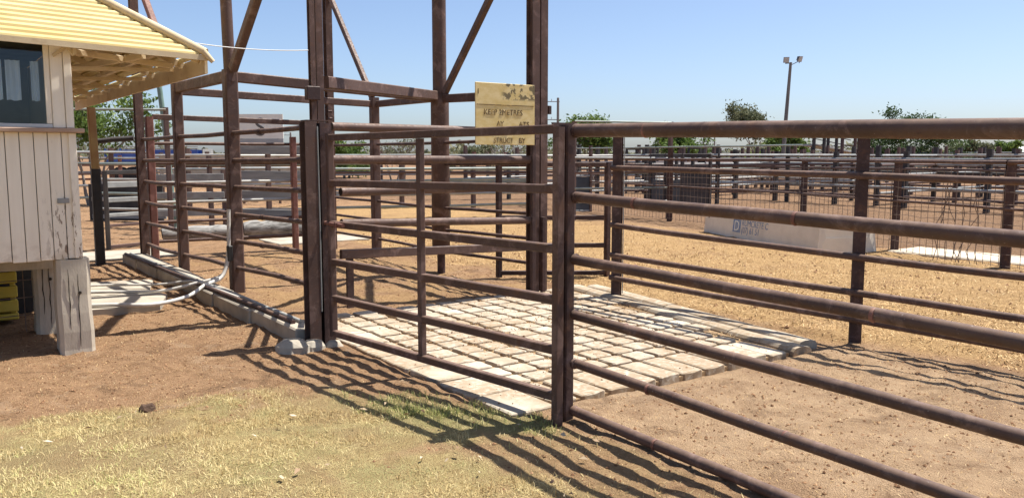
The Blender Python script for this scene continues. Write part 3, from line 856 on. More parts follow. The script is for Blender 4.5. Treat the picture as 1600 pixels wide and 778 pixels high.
# beams at head height of the pen
beam('beam', (0.25, 3.12, 2.53), (0.10, 5.05, 2.50), 0.08, 0.13)
beam('beam', (0.325, 3.20, 2.52), (3.00, 3.30, 2.40), 0.09, 0.12)
beam('beam', (0.16, 5.0, 2.46), (3.10, 5.40, 2.42), 0.08, 0.10)
beam('beam', (0.60, 1.28, 2.34), (2.99, 3.22, 2.42), 0.08, 0.12)
beam('beam', (3.2, 5.33, 2.42), (3.11, 3.42, 2.40), 0.08, 0.10)
beam('beam', (3.11, 3.16, 2.38), (3.17, 1.30, 2.33), 0.07, 0.11)
# diagonals and head beams
beam('brace', (0.26, 3.10, 2.60), (0.40, 1.30, TOP - 0.1), 0.09, 0.10)
beam('brace', (3.11, 3.16, 2.46), (3.16, 1.36, TOP - 0.1), 0.07, 0.09)
beam('brace', (0.10, 5.06, 2.60), (0.02, 6.78, TOP - 0.1), 0.08, 0.09, 'brown_red')
beam('brace', (3.16, 5.46, 2.52), (3.11, 6.92, TOP - 0.1), 0.07, 0.09)
beam('head_beam', (0.28, 1.20, TOP + 0.07), (3.40, 1.22, TOP + 0.07), 0.10, 0.13)
beam('head_beam', (-0.12, 6.90, TOP + 0.07), (3.25, 6.98, TOP + 0.07), 0.10, 0.13)
beam('head_beam', (0.44, 1.26, TOP + 0.075), (0.03, 6.83, TOP + 0.075), 0.08, 0.12)
beam('head_beam', (3.22, 1.28, TOP + 0.075), (3.11, 6.92, TOP + 0.075), 0.08, 0.12)
# small fittings on the front columns
for zz in (2.05, 1.98, 1.66):
    MB().tube([(0.585, 1.19, zz), (0.62, 1.18, zz)], 0.012, 8).build('bolt', M['brown_dark'], ga)
MB().box((3.335, 1.17, 2.1), (3.375, 1.22, 2.2), 0.004).build('junction_box', M['brown_dark'], ga)

# near side rails of the weigh pen
ns = thing('weigh_pen_rails', (0.2, 4.0, 0), 'brown pipe rails along the near side of the weigh pen above the concrete kerb', 'fence')
for z in (1.875, 1.56, 1.25, 0.935, 0.62, 0.305):
    pts = [(0.40, 1.24, z + .02), (0.36, 2.2, z + .01 + random.uniform(-.012, .006)), (0.235, 3.2, z), (0.2, 4.1, z - random.uniform(0, .012)), (0.09, 5.0, z - .01), (0.05, 5.95, z - .02 + random.uniform(-.01, .01)), (0.03, 6.84, z - 0.02)]
    o = MB().tube(pts, 0.027, 12).build('rail', M['brown'], ns)
    ring(o, 'coupling', (0.325, 2.65 + random.uniform(-.2, .2), z + .004), (-.1, 1, 0), 0.031, 0.03, M['brown_dark'])
# end gate across the rear of the pen
eg = thing('pen_end_gate', (1.2, 6.9, 0), 'pale topped pipe end gate closing the far end of the weigh pen', 'gate')
MB().rhs((0.21, 6.92, 2.20), (2.9, 6.96, 2.16), 0.07, 0.08).build('rail', M['brown'], eg)
for i, z in enumerate((1.80, 1.50, 1.20, 0.90, 0.60, 0.30)):
    pipe(eg, 'rail', (0.215, 6.94, z), (2.45, 6.72, z), 0.027, M['galv_pale' if i in (2, 3) else 'brown'], 10)
MB().tube([(2.47, 6.70, 0.05), (2.47, 6.70, 1.86)], 0.03, 10).build('stile', M['brown_dark'], eg)
MB().rhs((2.30, 6.66, -.2), (2.30, 6.66, 1.92), 0.09, 0.09).build('post', M['brown_red'], eg)
MB().rhs((2.62, 6.80, -.2), (2.62, 6.80, 1.70), 0.07, 0.07).build('post', M['brown_dark'], eg)

# front slide gate of the pen: round pipes with open ends
fg = thing('pen_front_gate', (1.8, 1.05, 0), 'round pipe front gate of the weigh pen with open pipe ends and flat bottom bar', 'gate')
for i, z in enumerate((1.885, 1.57, 1.255, 0.95)):
    x0 = 0.52 if i < 2 else 0.60
    o = pipe(fg, 'rail', (x0, 0.97, z + 0.01), (3.04, 1.10, z - (0.0 if i < 3 else 0.08)), 0.042, M['brown'], 16, 0.002)
    MB().tube([(x0 - 0.004, 0.9695, z + 0.01), (x0 - 0.001, 0.97, z + 0.01)], 0.033, 14).build('bore_shade', M['dark_crack'], o)  # dark disc paints the shade inside the open bore
MB().rhs((0.60, 1.00, 0.65), (2.92, 1.08, 0.57), 0.06, 0.09).build('bottom_bar', M['brown'], fg)
MB().rhs((0.70, 1.02, 0.10), (0.70, 1.02, 0.60), 0.075, 0.03).build('drop_leg', M['brown_dark'], fg)
MB().rhs((3.02, 1.06, 0.06), (3.02, 1.06, 1.93), 0.05, 0.05).build('stile', M['brown_dark'], fg)

# far side rails of the weigh pen
fs_ = thing('far_pen_rails', (3.2, 3.4, 0), 'thin dark pipe rails along the far side of the weigh pen behind the round column', 'fence')
for z in (1.79, 1.50, 1.20, 0.90, 0.60, 0.30):
    pipe(fs_, 'rail', (3.20, 1.32, z + .03), (3.12, 3.19, z), 0.022, M['brown_dark'], 8)
    pipe(fs_, 'rail', (3.12, 3.43, z), (3.17, 5.33, z), 0.022, M['brown_dark'], 8)
    pipe(fs_, 'rail', (3.16, 5.47, z), (3.11, 6.93, z), 0.022, M['brown_dark'], 8)

# far side fence of the alley, right
ff = thing('alley_fence', (3.8, -1.0, 0), 'brown pipe rail fence on the far side of the alley with H section posts', 'fence')
fpts = [(3.71, 0.38), (3.85, -2.54), (3.98, -5.5), (4.1, -8.4)]
for k, (px0, py0) in enumerate(fpts):
    MB().hsec((px0, py0, -0.3), (px0, py0, 1.90 - 0.03 * k), 0.10, 0.105, 0.010, up=(0.82, 0.57, 0)).build('post', M['brown_dark'], ff)
for i, (za_, zb_) in enumerate(((1.90, 1.83), (1.48, 1.45), (0.835, 0.75), (0.49, 0.44), (0.23, 0.205))):
    r = 0.03 if i else 0.036
    for k in range(3):
        a = fpts[k]; c = fpts[k + 1]
        z0 = za_ + (zb_ - za_) * k; z1 = za_ + (zb_ - za_) * (k + 1)
        if k == 2: z1 = z0 - 0.01
        if k == 1: z1 = z0 - 0.03
        pipe(ff, 'rail', (a[0] - .068, a[1] + 0.03, z0), (c[0] - .068, c[1] - 0.03, z1), r, M['brown'], 12, 0.005, 0.006)
MB().tube([(3.74, 0.31, 0.05), (3.74, 0.31, 1.85)], 0.006, 6).build('conduit', M['galv'], ff)

# small drafting gate standing behind the alley fence
dg = thing('drafting_gate', (4.3, 1.9, 0), 'small brown square tube drafting gate between the gantry column and the far alley fence', 'gate')
a = Vector((4.68, 1.62, 0)); c = Vector((3.50, 2.45, 0))
for z, m in ((1.50, 'galv_pale'), (0.80, 'brown_dark'), (0.43, 'brown_dark'), (0.06, 'brown_dark')):
    MB().rhs((a.x, a.y, z), (c.x, c.y, z), 0.05, 0.06).build('rail', M[m if z < 1 else 'brown'], dg)
for p in (a, c):
    MB().rhs((p.x, p.y, 0.0), (p.x, p.y, 1.53), 0.07, 0.07).build('stile', M['brown_dark'], dg)

# warning board
sb = thing('warning_board', (2.6, 1.0, 1.7), 'worn yellow stencilled warning board hung on the gantry', 'sign')
MB().box((2.185, 0.985, 1.735), (2.985, 1.0, 2.405), 0.004).build('board', M['yellow_board'], sb)
MB().box((2.20, 0.981, 2.165), (2.97, 0.9845, 2.172)).build('ruled_line', M['stencil'], sb)


def text_part(txt, size, loc, rot, mat, parent, name='lettering', depth=0.0015, sx=1.0):
    cu = bpy.data.curves.new('lettering', 'FONT')
    cu.body = txt; cu.size = size; cu.extrude = depth
    tmp = bpy.data.objects.new('lettering_curve', cu)
    COL.objects.link(tmp)
    dg_ = bpy.context.evaluated_depsgraph_get()
    me_ = bpy.data.meshes.new_from_object(tmp.evaluated_get(dg_))
    bpy.data.objects.remove(tmp)
    me_.name = name
    me_.materials.clear(); me_.materials.append(mat)
    mtx = Matrix.Translation(Vector(loc) - wloc(parent)) @ rot.to_4x4() @ Matrix.Diagonal((sx, 1, 1, 1))
    me_.transform(mtx)
    o = bpy.data.objects.new(name, me_)
    COL.objects.link(o); o.parent = parent
    return o


FRONT = Matrix.Rotation(R(90), 3, 'X')          # lettering upright, facing the viewer's side
text_part('KEEP 2METRES', 0.088, (2.29, 0.983, 2.06), FRONT, M['stencil'], sb, sx=0.93)
text_part('AY', 0.08, (2.46, 0.983, 1.94), FRONT, M['stencil'], sb, sx=0.95)
text_part('ATS', 0.085, (2.76, 0.983, 1.935), FRONT, M['stencil'], sb, sx=1.0)
text_part('WHIL', 0.09, (2.40, 0.983, 1.845), FRONT, M['stencil'], sb, sx=0.9)
text_part('STRUCT', 0.085, (2.42, 0.983, 1.755), FRONT, M['stencil'], sb, sx=0.85)
text_part('BY', 0.085, (2.76, 0.983, 1.755), FRONT, M['stencil'], sb, sx=0.95)
text_part('1', 0.08, (2.20, 0.983, 2.28), FRONT, M['stencil'], sb)
for zz in (1.80, 2.34):
    MB().box((2.96, 1.0, zz), (3.06, 1.14, zz + 0.02)).build('hanger', M['brown_dark'], sb)

# ------------------------------------------------------------------ kerb, covers, conduits by the hut
kb = thing('concrete_kerb', (-0.2, 3.6, 0), 'long low concrete kerb wall between the hut and the weigh pen', 'kerb')
ys = [0.16, 1.35, 2.55, 3.75, 4.95, 6.1, 7.0]
for i in range(6):
    x0, x1 = -0.20 - 0.02 * i, 0.02
    MB().box((x0, ys[i] + 0.004, -0.15), (x1 - 0.0, ys[i + 1] - 0.004, 0.135 + random.uniform(-.006, .006)), 0.014).build('kerb_length', M['concrete_grey'], kb)
for xx, r in ((-0.13, 0.022), (-0.06, 0.018)):
    pts = [(xx - 0.02 * i, 0.4 + i * 0.8, 0.155 + random.uniform(-.004, .006)) for i in range(9)]
    MB().tube(pts, r, 8).top('surface_pipe', M['brown_dark' if xx < -.1 else 'galv'], 'thin dark pipe lying along the top of the concrete kerb' if xx < -.1 else 'thin grey pipe lying along the kerb next to the pen rails', 'pipe', 'pipes lying on the kerb')
b = MB()
for k in range(3):
    pts = []
    for j in range(9):
        a_ = 2 * math.pi * j / 8
        pts.append((-0.28 + 0.16 * k + 0.12 * math.cos(a_), 0.02 + 0.10 * math.sin(a_), 0.0))
    cx_, cy_ = -0.30 + 0.17 * k, -0.02 - 0.03 * k
    rad = (0.16, 0.12, 0.09)[k]
    n = 9; vs = [(cx_, cy_, 0.10 - 0.02 * k)]
    for ringi, (f, zz) in enumerate(((0.55, 0.09), (0.9, 0.05), (1.0, -0.06))):
        for j in range(n):
            a_ = 2 * math.pi * j / n
            q_ = rad * f * random.uniform(.88, 1.1)
            vs.append((cx_ + q_ * math.cos(a_), cy_ + q_ * math.sin(a_), zz - 0.02 * k))
    fs = [(0, 1 + j, 1 + (j + 1) % n) for j in range(n)]
    for r_ in range(2):
        for j in range(n): fs.append((1 + r_ * n + j, 1 + (r_ + 1) * n + j, 1 + (r_ + 1) * n + (j + 1) % n, 1 + r_ * n + (j + 1) % n))
    MB().add(vs, fs).top('footing_lump', M['concrete_grey'], ['biggest rough lump of concrete spilled at the kerb end by the latch post', 'middle sized lump of concrete at the foot of the latch post', 'smallest lump of concrete between latch post and paving'][k], 'concrete lump', 'concrete lumps at the latch post')
cv = thing('cover_slab', (-0.85, 3.7, 0), 'broken pale concrete cover slab on the ground between hut and kerb', 'slab')
MB().add([(-1.45, 2.75, 0.045), (-0.75, 2.62, 0.045), (-0.52, 3.3, 0.045), (-0.62, 3.75, 0.045), (-1.40, 3.55, 0.045), (-1.45, 2.75, -0.05), (-0.75, 2.62, -0.05), (-0.52, 3.3, -0.05), (-0.62, 3.75, -0.05), (-1.40, 3.55, -0.05)],
         [(0, 1, 2, 3, 4), (0, 5, 6, 1), (1, 6, 7, 2), (2, 7, 8, 3), (3, 8, 9, 4), (4, 9, 5, 0)]).build('slab_piece', M['concrete_grey'], cv)
MB().add([(-1.38, 3.62, 0.038), (-0.60, 3.82, 0.038), (-0.36, 4.7, 0.038), (-1.2, 4.9, 0.038), (-1.38, 3.62, -0.05), (-0.60, 3.82, -0.05), (-0.36, 4.7, -0.05), (-1.2, 4.9, -0.05)],
         [(0, 1, 2, 3), (0, 4, 5, 1), (1, 5, 6, 2), (2, 6, 7, 3), (3, 7, 4, 0)]).build('slab_piece', M['concrete_grey'], cv)
cv2 = MB().box((-1.6, 7.4, -0.05), (0.6, 8.6, 0.03), 0.01).top('path_slab', M['concrete_grey'], 'pale concrete slab on the ground beyond the eave post', 'slab')
MB().box((2.5, 8.0, -0.05), (4.3, 9.1, 0.03), 0.01).top('path_slab', M['concrete_grey'], 'pale concrete slab in front of the weathered logs', 'slab')
hose = [
    ([(-1.62, 3.0, 0.06), (-1.2, 2.75, 0.075), (-0.85, 2.55, 0.07), (-0.45, 2.72, 0.09), (-0.20, 2.92, 0.17), (0.03, 3.05, 0.23), (0.12, 3.10, 0.45), (0.145, 3.11, 0.75), (0.155, 3.12, 1.0)], 0.022, 'thick pale conduit bowing across the dirt nearest the viewer and up the pen column'),
    ([(-1.60, 4.0, 0.06), (-1.1, 3.65, 0.08), (-0.6, 3.3, 0.09), (-0.25, 3.12, 0.17), (0.04, 3.10, 0.24), (0.13, 3.12, 0.42), (0.15, 3.16, 0.62)], 0.018, 'pale conduit running straight from the hut over the cover slab to the pen column'),
    ([(-1.60, 4.5, 0.06), (-1.0, 4.2, 0.08), (-0.5, 3.75, 0.10), (-0.24, 3.3, 0.17), (-0.17, 2.6, 0.165), (-0.14, 1.9, 0.165)], 0.015, 'thin pale conduit from the hut that turns along the top of the kerb'),
]
for pts, r, lab in hose:
    # smooth the run
    P = [Vector(p) for p in pts]; out = []
    for i in range(len(P) - 1):
        p0 = P[max(i - 1, 0)]; p1 = P[i]; p2 = P[i + 1]; p3 = P[min(i + 2, len(P) - 1)]
        for s_ in range(5):
            f = s_ / 5
            out.append(0.5 * ((2 * p1) + (p2 - p0) * f + (2 * p0 - 5 * p1 + 4 * p2 - p3) * f * f + (3 * p1 - p0 - 3 * p2 + p3) * f ** 3))
    out.append(P[-1])
    MB().tube(out, r, 8).top('conduit', M['pvc'], lab, 'conduit', 'conduits by the hut')
MB().box((0.11, 3.06, 0.40), (0.172, 3.12, 0.58), 0.008).top('switch_box', M['black'], 'small black box where the conduits meet the pen column', 'box')
# overhead service cable
pts = []
for k in range(13):
    f = k / 12
    pts.append((-0.75 + 1.12 * f, 1.05 + 0.08 * f, 2.60 + 0.02 * f - 0.10 * 4 * f * (1 - f) * 0.25))
MB().tube(pts, 0.0045, 5).top('service_cable', M['cable'], 'thin white cable strung from the hut roof to the gantry', 'cable')

# ------------------------------------------------------------------ trough, strip and mesh fence on the right
tr_ = thing('water_trough', (11.2, 3.35, 0), 'long pale concrete water trough with blue printed maker mark', 'trough')
TX, TY0, TY1 = 10.80, 1.25, 5.40
prof = [(0.0, -0.1), (0.055, 0.47), (0.11, 0.47), (0.16, 0.25), (0.99, 0.25), (1.04, 0.47), (1.095, 0.47), (1.15, -0.1)]
vs = [(TX + a_, TY0 + (0.03 if z_ > .3 else 0), z_) for a_, z_ in prof] + [(TX + a_, TY1 - (0.03 if z_ > .3 else 0), z_) for a_, z_ in prof]
n = len(prof)
b = MB().add(vs, [(i, i + n, (i + 1) % n + n, (i + 1) % n) for i in range(n)] + [tuple(range(n)), tuple(range(2 * n - 1, n - 1, -1))])
M['trough'] = plain_mat('trough_concrete', (0.66, 0.59, 0.48), (0.76, 0.69, 0.57), 2.5, 0.85, 0.2, 50, stain=(0.48, 0.40, 0.30), stain_at=(.58, .8))
body = b.build('body', M['trough'], tr_)
MB().box((TX + 0.12, TY0 + 0.02, 0.15), (TX + 1.03, TY0 + 0.10, 0.462)).build('end_wall', M['trough'], tr_)
MB().box((TX + 0.12, TY1 - 0.10, 0.15), (TX + 1.03, TY1 - 0.02, 0.462)).build('end_wall', M['trough'], tr_)
MB().box((TX + 0.175, TY0 + 0.1, 0.255), (TX + 0.975, TY1 - 0.1, 0.40)).build('water', M['slate'], tr_)
MB().tube([(TX + 0.035, TY1 - 0.18, 0.32), (TX + 0.06, TY1 - 0.18, 0.32)], 0.02, 8).build('plug', M['dark_crack'], tr_)
tilt = Matrix.Rotation(R(-90), 3, 'Z') @ Matrix.Rotation(R(90 - 5.5), 3, 'X')
fx_ = lambda z: TX + 0.0098 + 0.0965 * z - 0.004
MB().add([(fx_(.11), 4.16, 0.11), (fx_(.11), 3.86, 0.11), (fx_(.38), 3.86, 0.38), (fx_(.38), 4.16, 0.38), (fx_(.11) + .02, 4.16, 0.11), (fx_(.11) + .02, 3.86, 0.11), (fx_(.38) + .02, 3.86, 0.38), (fx_(.38) + .02, 4.16, 0.38)],
         [(0, 1, 2, 3), (0, 4, 5, 1), (1, 5, 6, 2), (2, 6, 7, 3), (3, 7, 4, 0)]).build('mark_panel', M['blue_print'], body)
text_part('D', 0.29, (fx_(.14) - .003, 4.12, 0.14), tilt, M['white_panel'], body)
text_part('RUMCRETE C', 0.17, (fx_(.25), 3.82, 0.25), tilt, M['blue_print'], body, sx=0.95)
text_part('(07) 61 51', 0.17, (fx_(.11), 3.82, 0.115), tilt, M['blue_print'], body, sx=0.95)
ang_ = R(-22.0)
lx_, ly_ = TX - 11.2, TY0 - 3.35
tr_.rotation_euler.z = ang_
tr_.location = (9.36 - (lx_ * math.cos(ang_) - ly_ * math.sin(ang_)), 1.62 - (lx_ * math.sin(ang_) + ly_ * math.cos(ang_)), 0)
sp = MB().box((10.45, -4.2, -0.08), (11.45, 1.02, 0.035), 0.02).top('apron_strip', M['concrete'], 'pale concrete strip along the ground beyond the trough end', 'slab')

mf = thing('mesh_fence', (11.2, 3.4, 0), 'rusty weld mesh fence with brown posts standing along the water trough', 'fence')
MP = [(9.2, -6.3), (9.9, -1.09), (10.72, 1.05), (11.75, 3.6), (12.55, 8.03), (13.6, 13.5)]
for (px0, py0) in MP:
    MB().hsec((px0, py0, -0.2), (px0, py0, 1.56 if py0 < 4 else 1.85), 0.12, 0.12, 0.012, up=(0.82, 0.57, 0)).build('post', M['brown_dark'], mf)
for k in range(len(MP) - 1):
    a = Vector((*MP[k], 0)); c = Vector((*MP[k + 1], 0))
    d = (c - a).normalized(); off = Vector((-d.y, d.x, 0)) * 0.075
    for z, r in ((1.52, 0.03), (0.86, 0.022)):
        pipe(mf, 'rail', a + off + Vector((0, 0, z)), c + off + Vector((0, 0, z)), r, M['brown'], 8, 0.006)
    if k >= 3:
        pipe(mf, 'rail', a + off + Vector((0, 0, 1.82)), c + off + Vector((0, 0, 1.82)), 0.02, M['galv_green'], 8, 0.004)
    L = (c - a).length; b = MB()
    m = int(L / 0.14)
    for j in range(m + 1):
        p = a.lerp(c, j / m) + off * 1.5
        b.prism(p + Vector((random.uniform(-.01, .01), 0, 0.03)), p + Vector((random.uniform(-.02, .02), 0, 1.40 + random.uniform(-.04, .04))), [(-.003, -.003), (.003, -.003), (.003, .003), (-.003, .003)], cap=False)
    for j in range(10):
        z = 0.05 + j * 0.148
        pts = [a.lerp(c, q_ / 6) + off * 1.56 + Vector((0, 0, z + random.uniform(-.02, .02))) for q_ in range(7)]
        b.tube(pts, 0.0035, 4, False)
    b.build('wire_mesh', M['wire'], mf)
b = MB()
for k in range(9):
    y0 = -0.62 + k * 0.085; x0 = 10.02 + 0.02 * k
    pts = [(x0 + random.uniform(-.05, .05), y0 + random.uniform(-.06, .06) + 0.04 * math.sin(z * 3 + k), z) for z in np.linspace(0.0, 1.25 + random.uniform(-.2, .1), 7)]
    b.tube(pts, 0.006, 5)
for z in (0.35, 0.62, 0.95):
    b.tube([(10.04, -0.66, z), (10.10, -0.3, z + .03), (10.2, 0.12, z)], 0.005, 5)
b.top('loose_mesh', M['wire'], 'bent offcut of rusty weld mesh leaning on the mesh fence', 'mesh panel')

# ------------------------------------------------------------------ far yards
def fence(name, label, cat, pts, zs, post_h, rail_r=0.03, post_w=0.09, pm='far_brown', rm='galv', rail_w=None, step=2.6, group='yard fences in the background'):
    """pts: bends of the run in yard coordinates; zs: rail heights; rail_w: flat rails this deep"""
    c = np.mean(np.array(pts), 0)
    f = thing(name, (float(c[0]), float(c[1]), 0), label, cat, group)
    for k in range(len(pts) - 1):
        a = Vector((*pts[k], 0)); e = Vector((*pts[k + 1], 0))
        d = (e - a).normalized(); off = Vector((-d.y, d.x, 0)) * (post_w / 2 + rail_r * 0.8)
        if off.dot(Vector((CAM[0], CAM[1], 0)) - a) < 0: off = -off
        m = max(1, round((e - a).length / step))
        for j in range(m + (1 if k == len(pts) - 2 else 0)):
            p = a.lerp(e, j / m)
            lean = Vector((random.uniform(-.02, .02), random.uniform(-.02, .02), 0))
            MB().rhs(p + Vector((0, 0, -.2)), p + lean + Vector((0, 0, post_h + random.uniform(-.05, .05))), post_w).build('post', M[pm], f)
        for i, z in enumerate(zs):
            mat = M[rm[i % len(rm)] if isinstance(rm, (list, tuple)) else rm]
            p0 = a + off + Vector((0, 0, z + random.uniform(-.015, .015))); p1 = e + off + Vector((0, 0, z + random.uniform(-.015, .015)))
            if rail_w: MB().rhs(p0, p1, rail_r, rail_w, 0.004).build('plank', mat, f)
            else: MB().tube(wobble(p0, p1, max(2, int((e - a).length / 2)), 0.008), rail_r, 6).build('rail', mat, f)
    return f


def ray(px, Y):
    """survey point Y ahead, px pixels across a 1600 wide picture"""
    return survey((px - 800) / 1300 * Y, Y)


G = ['galv', 'far_brown', 'galv_green']
Z5 = (1.62, 1.30, 1.0, 0.70, 0.40)
# right of the alley
fence('pipe_fence', 'galvanised pipe fence on dark posts, first row beyond the mesh fence at far right', 'fence', [(21.3, -4), (21.8, 4.7), (22.4, 12.3), (23.0, 20)], (1.50, 1.20, 0.92, 0.62, 0.34), 1.75, 0.045, 0.15, 'far_dark', G, step=2.2)
fence('pipe_fence', 'grey pipe fence row well beyond the trough, second row back at right', 'fence', [(30, -2), (31, 12), (32, 26)], Z5, 1.95, 0.05, 0.14, 'far_brown', G)
fence('pipe_fence', 'pale rail fence closing the pens behind the trough, running across the view', 'fence', [(13.5, 15.0), (22.5, 15.8), (32, 17.5)], Z5, 1.9, 0.045, 0.13, 'far_dark', ['galv_pale', 'galv', 'far_brown'])
fence('pipe_fence', 'farther cross fence of grey rails seen under the big rail', 'fence', [(16, 23), (30, 24), (46, 22)], Z5, 2.0, 0.05, 0.14, 'far_brown', G)
fence('pipe_fence', 'rusty fence row far behind the pens at right', 'fence', [(42, -6), (43, 14), (46, 34)], Z5, 2.0, 0.055, 0.16, 'far_brown', ['far_brown', 'galv'], step=3.2)
fence('pipe_fence', 'most distant pale rail fence on the horizon at right', 'fence', [(60, -12), (62, 20), (58, 52)], (1.8, 1.35, 0.9, 0.45), 2.0, 0.06, 0.18, 'far_dark', G, step=4)
fence('tall_rail_fence', 'tall thin topped fence line rising behind the drafting gate', 'fence', [ray(896, 21), ray(1045, 21.5)], (2.45, 1.55, 1.2, 0.8, 0.45), 2.48, 0.028, 0.10, 'far_brown', ['galv_green', 'galv', 'far_brown'], step=2.4)
fence('pipe_fence', 'cross fence of grey rails behind the big trough pen, centre right', 'fence', [ray(905, 30), ray(1120, 28), ray(1330, 30)], Z5, 1.95, 0.045, 0.12, 'far_dark', G, step=2.5)
fence('pipe_fence', 'brown rail fence standing behind the dark cattle crush', 'fence', [ray(890, 38), ray(1100, 40), ray(1290, 43)], Z5, 2.1, 0.05, 0.14, 'far_brown', ['far_brown', 'galv'], step=3)
fence('pipe_fence', 'grey rail fence crossing the bare yard just right of the trough end', 'fence', [(15.2, 0.5), (21.2, 1.5)], (1.45, 1.15, 0.85, 0.55, 0.28), 1.6, 0.035, 0.10, 'far_dark', G, step=2.0)
fence('pipe_fence', 'pipe fence halfway between first and second rows at far right', 'fence', [(26.2, -4), (26.6, 8), (27.2, 18)], Z5, 1.85, 0.045, 0.13, 'far_brown', ['galv_pale', 'galv', 'far_dark'], step=2.0)
fence('pipe_fence', 'cross fence joining the far right rows, nearer one', 'fence', [(22.4, 8.4), (31, 9.2), (42.5, 8.5)], Z5, 1.9, 0.045, 0.14, 'far_dark', ['galv', 'far_brown'], step=2.4)
fence('pipe_fence', 'cross fence joining the far right rows, farther one', 'fence', [(22.8, 19), (32, 20), (44, 18)], Z5, 2.0, 0.05, 0.14, 'far_brown', G, step=2.4)
fence('pipe_fence', 'far brown rail pen under the grey green tree', 'fence', [ray(1120, 50), ray(1400, 56), ray(1640, 50)], Z5, 2.2, 0.06, 0.17, 'far_brown', ['galv_pale', 'far_brown', 'galv'], step=3)
# behind the gantry
fence('pipe_fence', 'greenish pipe fence across the pen seen through the gantry', 'fence', [ray(505, 21), ray(700, 22), ray(850, 23)], (1.27, 0.98, 0.62, 0.30), 1.5, 0.04, 0.12, 'far_dark', ['galv_green', 'galv_green', 'galv'], step=2.3)
fence('pipe_fence', 'grey rail fence second behind the gantry, below the bare tree', 'fence', [ray(480, 30), ray(690, 31), ray(900, 31)], Z5, 1.75, 0.045, 0.13, 'far_dark', ['galv', 'galv_green', 'far_brown'])
fence('pipe_fence', 'red brown rail pens third behind the gantry under the yellow board', 'fence', [ray(690, 36), ray(790, 37)], (1.5, 1.3, 1.1, 0.85, 0.6, 0.3), 1.75, 0.06, 0.14, 'brown_red', ['brown_red', 'galv_pale'], step=1.2)
fence('pipe_fence', 'distant pale fence behind the gantry near the horizon', 'fence', [ray(420, 52), ray(680, 55), ray(930, 54)], (1.6, 1.2, 0.8, 0.4), 1.9, 0.06, 0.16, 'far_brown', G, step=3.5)
# left, behind the weigh pen
fence('pipe_fence', 'pale galvanised rail fence behind the weigh pen and logs', 'fence', [ray(150, 19), ray(330, 18.2), ray(482, 18.6)], (1.42, 1.08, 0.76, 0.42), 1.6, 0.034, 0.10, 'far_brown', ['galv_green', 'galv_pale'], step=2.1)
fence('plank_race', 'grey plank sided loading race behind the pen end gate', 'race', [ray(366, 17.8), ray(476, 17.2)], (1.72, 1.22, 0.80, 0.42), 1.85, 0.04, 0.10, 'far_brown', 'plank', rail_w=0.17, step=1.1, group='timber races behind the pen')
fence('plank_race', 'farther pair of cream planks behind the loading race', 'race', [ray(255, 30), ray(475, 29)], (1.55, 1.05, 0.55), 1.75, 0.04, 0.13, 'far_brown', 'galv_pale', rail_w=0.14, step=1.6, group='timber races behind the pen')
fence('pipe_fence', 'dark rail fence at the far left beside the hut', 'fence', [ray(112, 24), ray(240, 25)], (1.7, 1.4, 1.1, 0.75, 0.4), 1.85, 0.04, 0.13, 'far_brown', ['galv', 'galv_green', 'far_brown'], step=1.3)
fence('pipe_fence', 'red brown fence in front of the blue trailer at left', 'fence', [ray(110, 36), ray(350, 36)], (1.5, 1.2, 0.9, 0.6, 0.3), 1.65, 0.05, 0.14, 'brown_red', ['galv', 'brown_red'], step=2.2)
fence('tall_rail_fence', 'single high green rail on posts to the left of the gantry', 'fence', [ray(100, 16.0), ray(266, 16.6)], (2.5,), 2.52, 0.028, 0.09, 'far_brown', 'galv_green', step=2.05)

fence('pipe_fence', 'pale pipe gates in a row close behind the logs', 'fence', [ray(232, 20.5), ray(360, 20), ray(484, 20.6)], (1.30, 0.92, 0.58, 0.28), 1.5, 0.04, 0.10, 'brown_red', ['galv', 'galv_pale', 'galv_green'], step=1.7)
fence('pipe_fence', 'brown post fence with grey rails beyond the pale pipe gates', 'fence', [ray(225, 26), ray(370, 25.5), ray(490, 27)], (1.62, 1.3, 1.0, 0.68, 0.36), 1.85, 0.045, 0.13, 'far_brown', ['galv_pale', 'far_brown', 'galv'], step=1.8)
fence('pipe_fence', 'row of short brown uprights far behind the yard sign', 'fence', [ray(230, 41), ray(500, 42)], (1.6, 1.2, 0.8, 0.4), 1.8, 0.06, 0.16, 'brown_red', ['galv_pale', 'galv_green'], step=2.0)
fence('plank_race', 'wide grey guard planks between brown posts behind the rear column', 'race', [ray(236, 17.2), ray(352, 17.4)], (1.18, 0.80, 0.44), 1.35, 0.03, 0.10, 'far_brown', 'galv', rail_w=0.13, step=1.3, group='timber races behind the pen')
fence('pipe_fence', 'dark rail pen right behind the round column, lower than its neighbours', 'fence', [ray(515, 26), ray(850, 26.5)], (1.45, 1.1, 0.8, 0.45), 1.6, 0.045, 0.13, 'far_brown', ['galv', 'far_brown', 'galv_green'], step=2.0)
